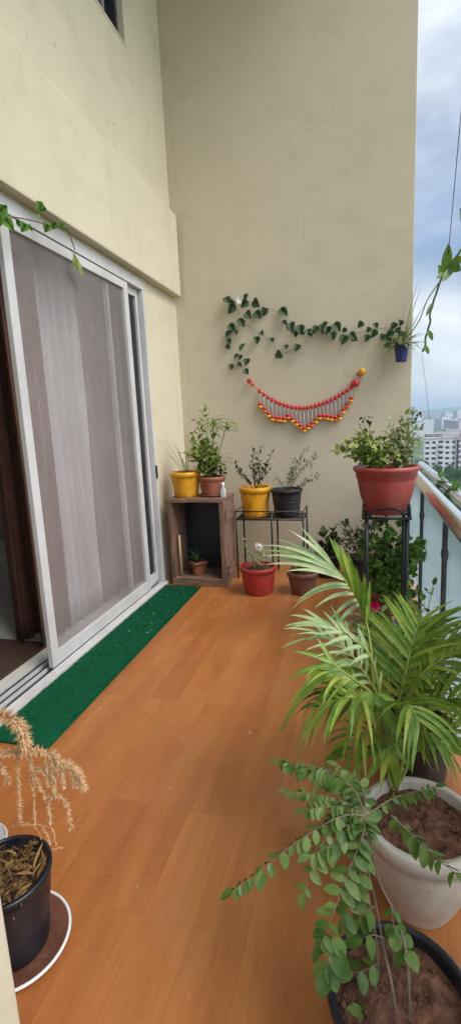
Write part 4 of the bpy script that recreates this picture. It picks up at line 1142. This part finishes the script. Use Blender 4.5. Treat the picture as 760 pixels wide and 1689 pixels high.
plume([d_(48, 1250), d_(62, 1290), d_(80, 1325), d_(84, 1360)], 0.0075, 12)
plume([d_(76, 1322), d_(92, 1312), d_(110, 1326), d_(118, 1366)], 0.007, 12)
plume([d_(50, 1285), d_(56, 1305), d_(58, 1360)], 0.005, 8, 0.0012)
plume([d_(50, 1272), d_(72, 1270), d_(80, 1298)], 0.007, 12)
plume([d_(-10, 1250), d_(5, 1265), d_(14, 1290), d_(10, 1275)], 0.010, 10)
plume([d_(20, 1362), d_(50, 1360), d_(85, 1366), d_(93, 1395)], 0.003, 5, 0.001)
plume([d_(70, 1365), d_(82, 1385), d_(80, 1405)], 0.004, 6, 0.001)
plume([d_(28, 1355), d_(60, 1365), d_(78, 1410), d_(82, 1402), d_(105, 1398)], 0.003, 3, 0.0008)

wc = at(-34, 1392, Z=0.16)
wp = thing('white_bowl', 'smooth white ceramic bowl at the left edge behind the navy pot', 'bowl', (wc.x, wc.y, 0))
one('body', lambda b: b.lathe((wc.x, wc.y, 0.0), [(0.05, 0), (0.055, 0.004), (0.07, 0.03), (0.082, 0.09), (0.086, 0.15), (0.088, 0.165), (0.084, 0.168), (0.08, 0.15), (0.06, 0.10), (0.01, 0.09)], 40), M['white_gl'], wp)

# ------------------------------------------------------------------ the far view
random.seed(71)
M['bwhite'] = mat('white apartment paint', (0.66, 0.66, 0.66), 0.8, 0.06, 0.2, 0.0)
M['bgrey'] = mat('grey apartment paint', (0.40, 0.38, 0.40), 0.8, 0.08, 0.2, 0.0)
M['bpink'] = mat('mauve apartment paint', (0.42, 0.33, 0.36), 0.8, 0.08, 0.2, 0.0)
M['bdark'] = mat('dark window glass', (0.035, 0.045, 0.07), 0.25, 0.3, 0.5, 0.0)
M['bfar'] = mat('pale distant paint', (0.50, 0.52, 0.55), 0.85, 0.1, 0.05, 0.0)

def apartment(label, cx, y, w, d, floors, bays, wallm, group=None, stair=None):
    h = floors * 3.3 + 1.4
    z0 = GZ
    o = thing('apartment_building', label, 'building', (cx, y, z0), group)
    b = MB()
    b.box((cx - w / 2, y, z0), (cx + w / 2, y + d, z0 + h))
    b.build('wall', wallm, o)
    b = MB(); b.box((cx - w / 2 - 0.4, y - 0.4, z0 + h), (cx + w / 2 + 0.4, y + d + 0.4, z0 + h + 0.5))
    b.box((cx - w * 0.15, y + d * 0.3, z0 + h + 0.5), (cx + w * 0.18, y + d * 0.7, z0 + h + 3.0))
    b.build('roof', M['bgrey'], o)
    bw = w / bays
    for f in range(floors):
        for k in range(bays):
            x = cx - w / 2 + bw * (k + 0.5); z = z0 + 1.2 + f * 3.3
            if k % 3 == 2:        # a recessed balcony bay
                q = MB(); q.box((x - bw * .36, y - 0.06, z), (x + bw * .36, y + 0.2, z + 2.3)); n = q.build('balcony_opening', M['bdark'], o)
                q = MB(); q.box((x - bw * .40, y - 1.1, z - 0.35), (x + bw * .40, y - 0.07, z + 0.75)); q.build('parapet', wallm, n)
            else:
                q = MB(); ww = bw * (.30 if (k + f) % 2 else .24); q.box((x - ww, y - 0.05, z + 0.5), (x + ww, y + 0.2, z + 2.0)); n = q.build('window', M['bdark'], o)
                q = MB(); q.box((x - ww - .2, y - 0.45, z + 2.1), (x + ww + .2, y - 0.002, z + 2.25)); q.build('shade_ledge', wallm, n)
    if stair is not None:
        q = MB(); q.box((stair - 1.6, y - 0.7, z0), (stair + 1.6, y - 0.052, z0 + h + 1.2)); q.build('stair_tower', M['bpink'], o)
        q = MB(); q.box((stair - .8, y - 0.76, z0 + 2), (stair + .8, y - 0.702, z0 + h - 1)); q.build('stair_glazing', M['bdark'], o)
    return o
apartment('white apartment block with a mauve stair tower beyond the trees', 52, 330, 31, 14, 6, 8, M['bwhite'], stair=56)
apartment('broad white apartment block at the right edge beyond the field', 88, 335, 32, 14, 7, 8, M['bwhite'], stair=74.5)
apartment('grey white block seen partly behind the maroon pot shrub', 20, 345, 24, 14, 5, 6, M['bwhite'])
apartment('mauve apartment block standing behind the white ones', 66, 400, 40, 14, 6, 8, M['bpink'])
apartment('tall grey apartment block far right behind the field', 130, 360, 30, 14, 7, 7, M['bgrey'])
# distant city: simple slabs too far to show windows
far_me = []
for (w, d, h) in ((30, 20, 24), (22, 22, 40), (44, 18, 19), (34, 18, 30)):
    b = MB(); b.box((-w / 2, -d / 2, 0), (w / 2, d / 2, h)); b.box((-w * .2, -d * .2, h), (w * .15, d * .2, h + 3.5))
    far_me.append(b)
protos = []
for i, b in enumerate(far_me):
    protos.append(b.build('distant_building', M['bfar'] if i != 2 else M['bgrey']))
random.seed(72)
for k in range(150):
    src = protos[k % 4]
    o = src if k < 4 else src.copy()
    if k >= 4: COL.objects.link(o)
    yy = rnd(560, 2600); ang = rnd(-0.12, 0.62)
    o.location = (yy * math.tan(ang), yy, GZ + rnd(-1, 4)); o.rotation_euler = (0, 0, rnd(0, 0.8))
    s = rnd(0.7, 1.25); o.scale = (s, s, s * (0.75 if yy < 1200 else 1.0))
    tag(o, 'small pale building in the hazy city below the horizon', 'building', 'distant city buildings')
# low hills on the horizon
hb = MB(); n = 90
for i in range(n + 1):
    a = -0.6 + 1.6 * i / n; rr = 5200
    h = 60 + 55 * noise.noise(Vv((a * 4, 3, 0))) + 22 * noise.noise(Vv((a * 15, 1, 0)))
    for (dr, hh) in ((-1600, 0), (0, max(25, h)), (1600, 0)):
        hb.v.append(Vv(((rr + dr) * math.sin(a), (rr + dr) * math.cos(a), GZ - 0.5 + hh)))
for i in range(n):
    for j in range(2):
        a = i * 3 + j
        hb.f.append([a, a + 1, a + 4, a + 3]); hb.sm.append(True)
tag(hb.build('hills', M['ground']), kind='structure')

# trees below
def tree_proto(seed, h, w):
    random.seed(seed)
    t = MB(); t.tube([(0, 0, -0.3), (0.1, 0, h * .35), (0.0, 0.1, h * .6)], [h * .035, h * .026, h * .012], 7)
    for k in range(5):
        a = rnd(0, 6.28); t.tube([(0, 0, h * .35), (math.cos(a) * w * .2, math.sin(a) * w * .2, h * .55), (math.cos(a) * w * .36, math.sin(a) * w * .36, h * .7)], [h * .014, h * .01, h * .005], 5)
    c = MB()
    lobes = [(Vv((rnd(-.32, .32) * w, rnd(-.32, .32) * w, h * rnd(.45, .85))), rnd(.16, .26) * w) for _ in range(13)]
    for k in range(1500):
        p, rr = random.choice(lobes)
        v = rv(1).normalized() * rr * rnd(0.6, 1.05)
        c.blade(p + v, v + rv(0.6), rnd(.35, .75), rnd(.3, .55), 0.4, 2)
    return t, c
TP = []
for i, (sd, h, w) in enumerate(((1, 9, 8), (2, 7, 7.5), (3, 11, 8))):
    t, c = tree_proto(sd, h, w)
    TP.append((t, c))
random.seed(75)
made = []
GREENS = [('round green tree in the park below the white apartments', 'trees in the park below')]
for k in range(130):
    if k < 85:
        yy = rnd(225, 322); ang = rnd(-0.02, 0.42)
    else:
        yy = rnd(90, 225); ang = rnd(0.05, 0.5)
    x, y = yy * math.tan(ang), yy
    if 150 < yy < 235 and 0.22 < ang < 0.34: continue       # the open field
    i = k % 3
    root = thing('tree', GREENS[0][0], 'tree', (x, y, GZ), GREENS[0][1])
    if len(made) < 3 and i == len(made):
        root.location = (0, 0, 0)
        t = TP[i][0].build('trunk', M['bark'], root); c = TP[i][1].build('crown', M['tree_leaf'], root)
        root.location = (x, y, GZ); made.append((t, c))
    else:
        for src in made[i]:
            q = src.copy(); COL.objects.link(q); q.parent = root
    root.rotation_euler = (0, 0, rnd(0, 6)); s = rnd(.7, 1.2); root.scale = (s, s, s * rnd(.85, 1.1))

# air between here and the city
hz = MB(); hz.box((-5000, -60, GZ - 1.0), (7000, 8000, 140))
hm = bpy.data.materials.new('pale haze'); hm.use_nodes = True
nt = hm.node_tree; nt.nodes.clear()
out = nt.nodes.new('ShaderNodeOutputMaterial'); pv = nt.nodes.new('ShaderNodeVolumePrincipled')
pv.inputs['Color'].default_value = (0.62, 0.80, 1.0, 1); pv.inputs['Density'].default_value = 0.00030
nt.links.new(pv.outputs[0], out.inputs['Volume'])
tag(hz.build('haze', hm), kind='stuff')

# ------------------------------------------------------------------ light and sky
SUN_EL, SUN_ROT = math.radians(48), math.radians(112)
w = bpy.data.worlds.new('World'); S.world = w; w.use_nodes = True
nt = w.node_tree; bg = nt.nodes['Background']
sky = nt.nodes.new('ShaderNodeTexSky'); sky.sky_type = 'NISHITA'; sky.sun_disc = False
sky.sun_elevation = SUN_EL; sky.sun_rotation = SUN_ROT; sky.air_density = 1.0; sky.dust_density = 1.2
tc = nt.nodes.new('ShaderNodeTexCoord')
mp = nt.nodes.new('ShaderNodeMapping'); mp.inputs['Scale'].default_value = (1.0, 1.0, 2.0); mp.inputs['Location'].default_value = (0.35, 0.2, 0.1)
nt.links.new(tc.outputs['Generated'], mp.inputs[0])
n1 = N(nt, 'ShaderNodeTexNoise', Scale=2.1, Detail=8, Roughness=0.58, Distortion=0.3)
nt.links.new(mp.outputs[0], n1.inputs[0])
fac = ramp(nt, n1.outputs[0], [(0.36, (0.25, 0.25, 0.25)), (0.60, (1, 1, 1))])
n2 = N(nt, 'ShaderNodeTexNoise', Scale=2.2, Detail=7, Roughness=0.55)
nt.links.new(mp.outputs[0], n2.inputs[0])
sz = N(nt, 'ShaderNodeSeparateXYZ'); nt.links.new(tc.outputs['Generated'], sz.inputs[0])
lowc = ramp(nt, sz.outputs[2], [(0.0, (0.10, 0.10, 0.10)), (0.09, (0.24, 0.24, 0.24)), (0.17, (0.26, 0.26, 0.26)), (0.27, (0.02, 0.02, 0.02)), (0.7, (0.05, 0.05, 0.05))])
ad = N(nt, 'ShaderNodeMath', operation='ADD'); nt.links.new(n2.outputs[0], ad.inputs[0]); nt.links.new(lowc, ad.inputs[1])
cl = ramp(nt, ad.outputs[0], [(0.42, (3.5, 4.6, 6.6)), (0.70, (8.4, 8.7, 8.9))])
skyc = mix(nt, 0.0, sky.outputs[0], cl)
nt.links.new(fac, skyc.node.inputs[0])
# the overcast is brightest round the hidden sun
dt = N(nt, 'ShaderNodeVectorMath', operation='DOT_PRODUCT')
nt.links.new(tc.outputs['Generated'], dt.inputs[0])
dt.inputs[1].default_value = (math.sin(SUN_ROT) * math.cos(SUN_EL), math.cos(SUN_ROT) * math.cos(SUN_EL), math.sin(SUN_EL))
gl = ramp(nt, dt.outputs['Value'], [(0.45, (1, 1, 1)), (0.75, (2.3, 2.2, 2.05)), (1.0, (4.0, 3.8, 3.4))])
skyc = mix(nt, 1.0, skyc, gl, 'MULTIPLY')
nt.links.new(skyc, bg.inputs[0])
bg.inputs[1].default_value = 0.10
sd = bpy.data.lights.new('sun', 'SUN'); sd.energy = 1.5; sd.angle = math.radians(28); sd.color = (1.0, 0.94, 0.84)
so = bpy.data.objects.new('sun', sd); COL.objects.link(so)
dirv = Vv((math.sin(SUN_ROT) * math.cos(SUN_EL), math.cos(SUN_ROT) * math.cos(SUN_EL), math.sin(SUN_EL)))
so.rotation_euler = dirv.to_track_quat('Z', 'Y').to_euler()

# ------------------------------------------------------------------ camera
cd = bpy.data.cameras.new('camera'); co = bpy.data.objects.new('camera', cd); COL.objects.link(co)
cd.sensor_fit = 'VERTICAL'; cd.sensor_height = 36.0; cd.lens = FP / 1689 * 36
cd.clip_start = 0.02; cd.clip_end = 30000
up = -DN; bk = -FW
co.matrix_world = Matrix(((RX.x, up.x, bk.x, EYE.x), (RX.y, up.y, bk.y, EYE.y), (RX.z, up.z, bk.z, EYE.z), (0, 0, 0, 1)))
S.camera = co
S.view_settings.view_transform = 'Standard'; S.view_settings.look = 'None'; S.view_settings.gamma = 1
S.view_settings.use_curve_mapping = False
S.view_settings.exposure = 0.38
S.cycles.max_bounces = 8; S.cycles.transparent_max_bounces = 12
S.cycles.volume_bounces = 0
S.cycles.use_denoising = True
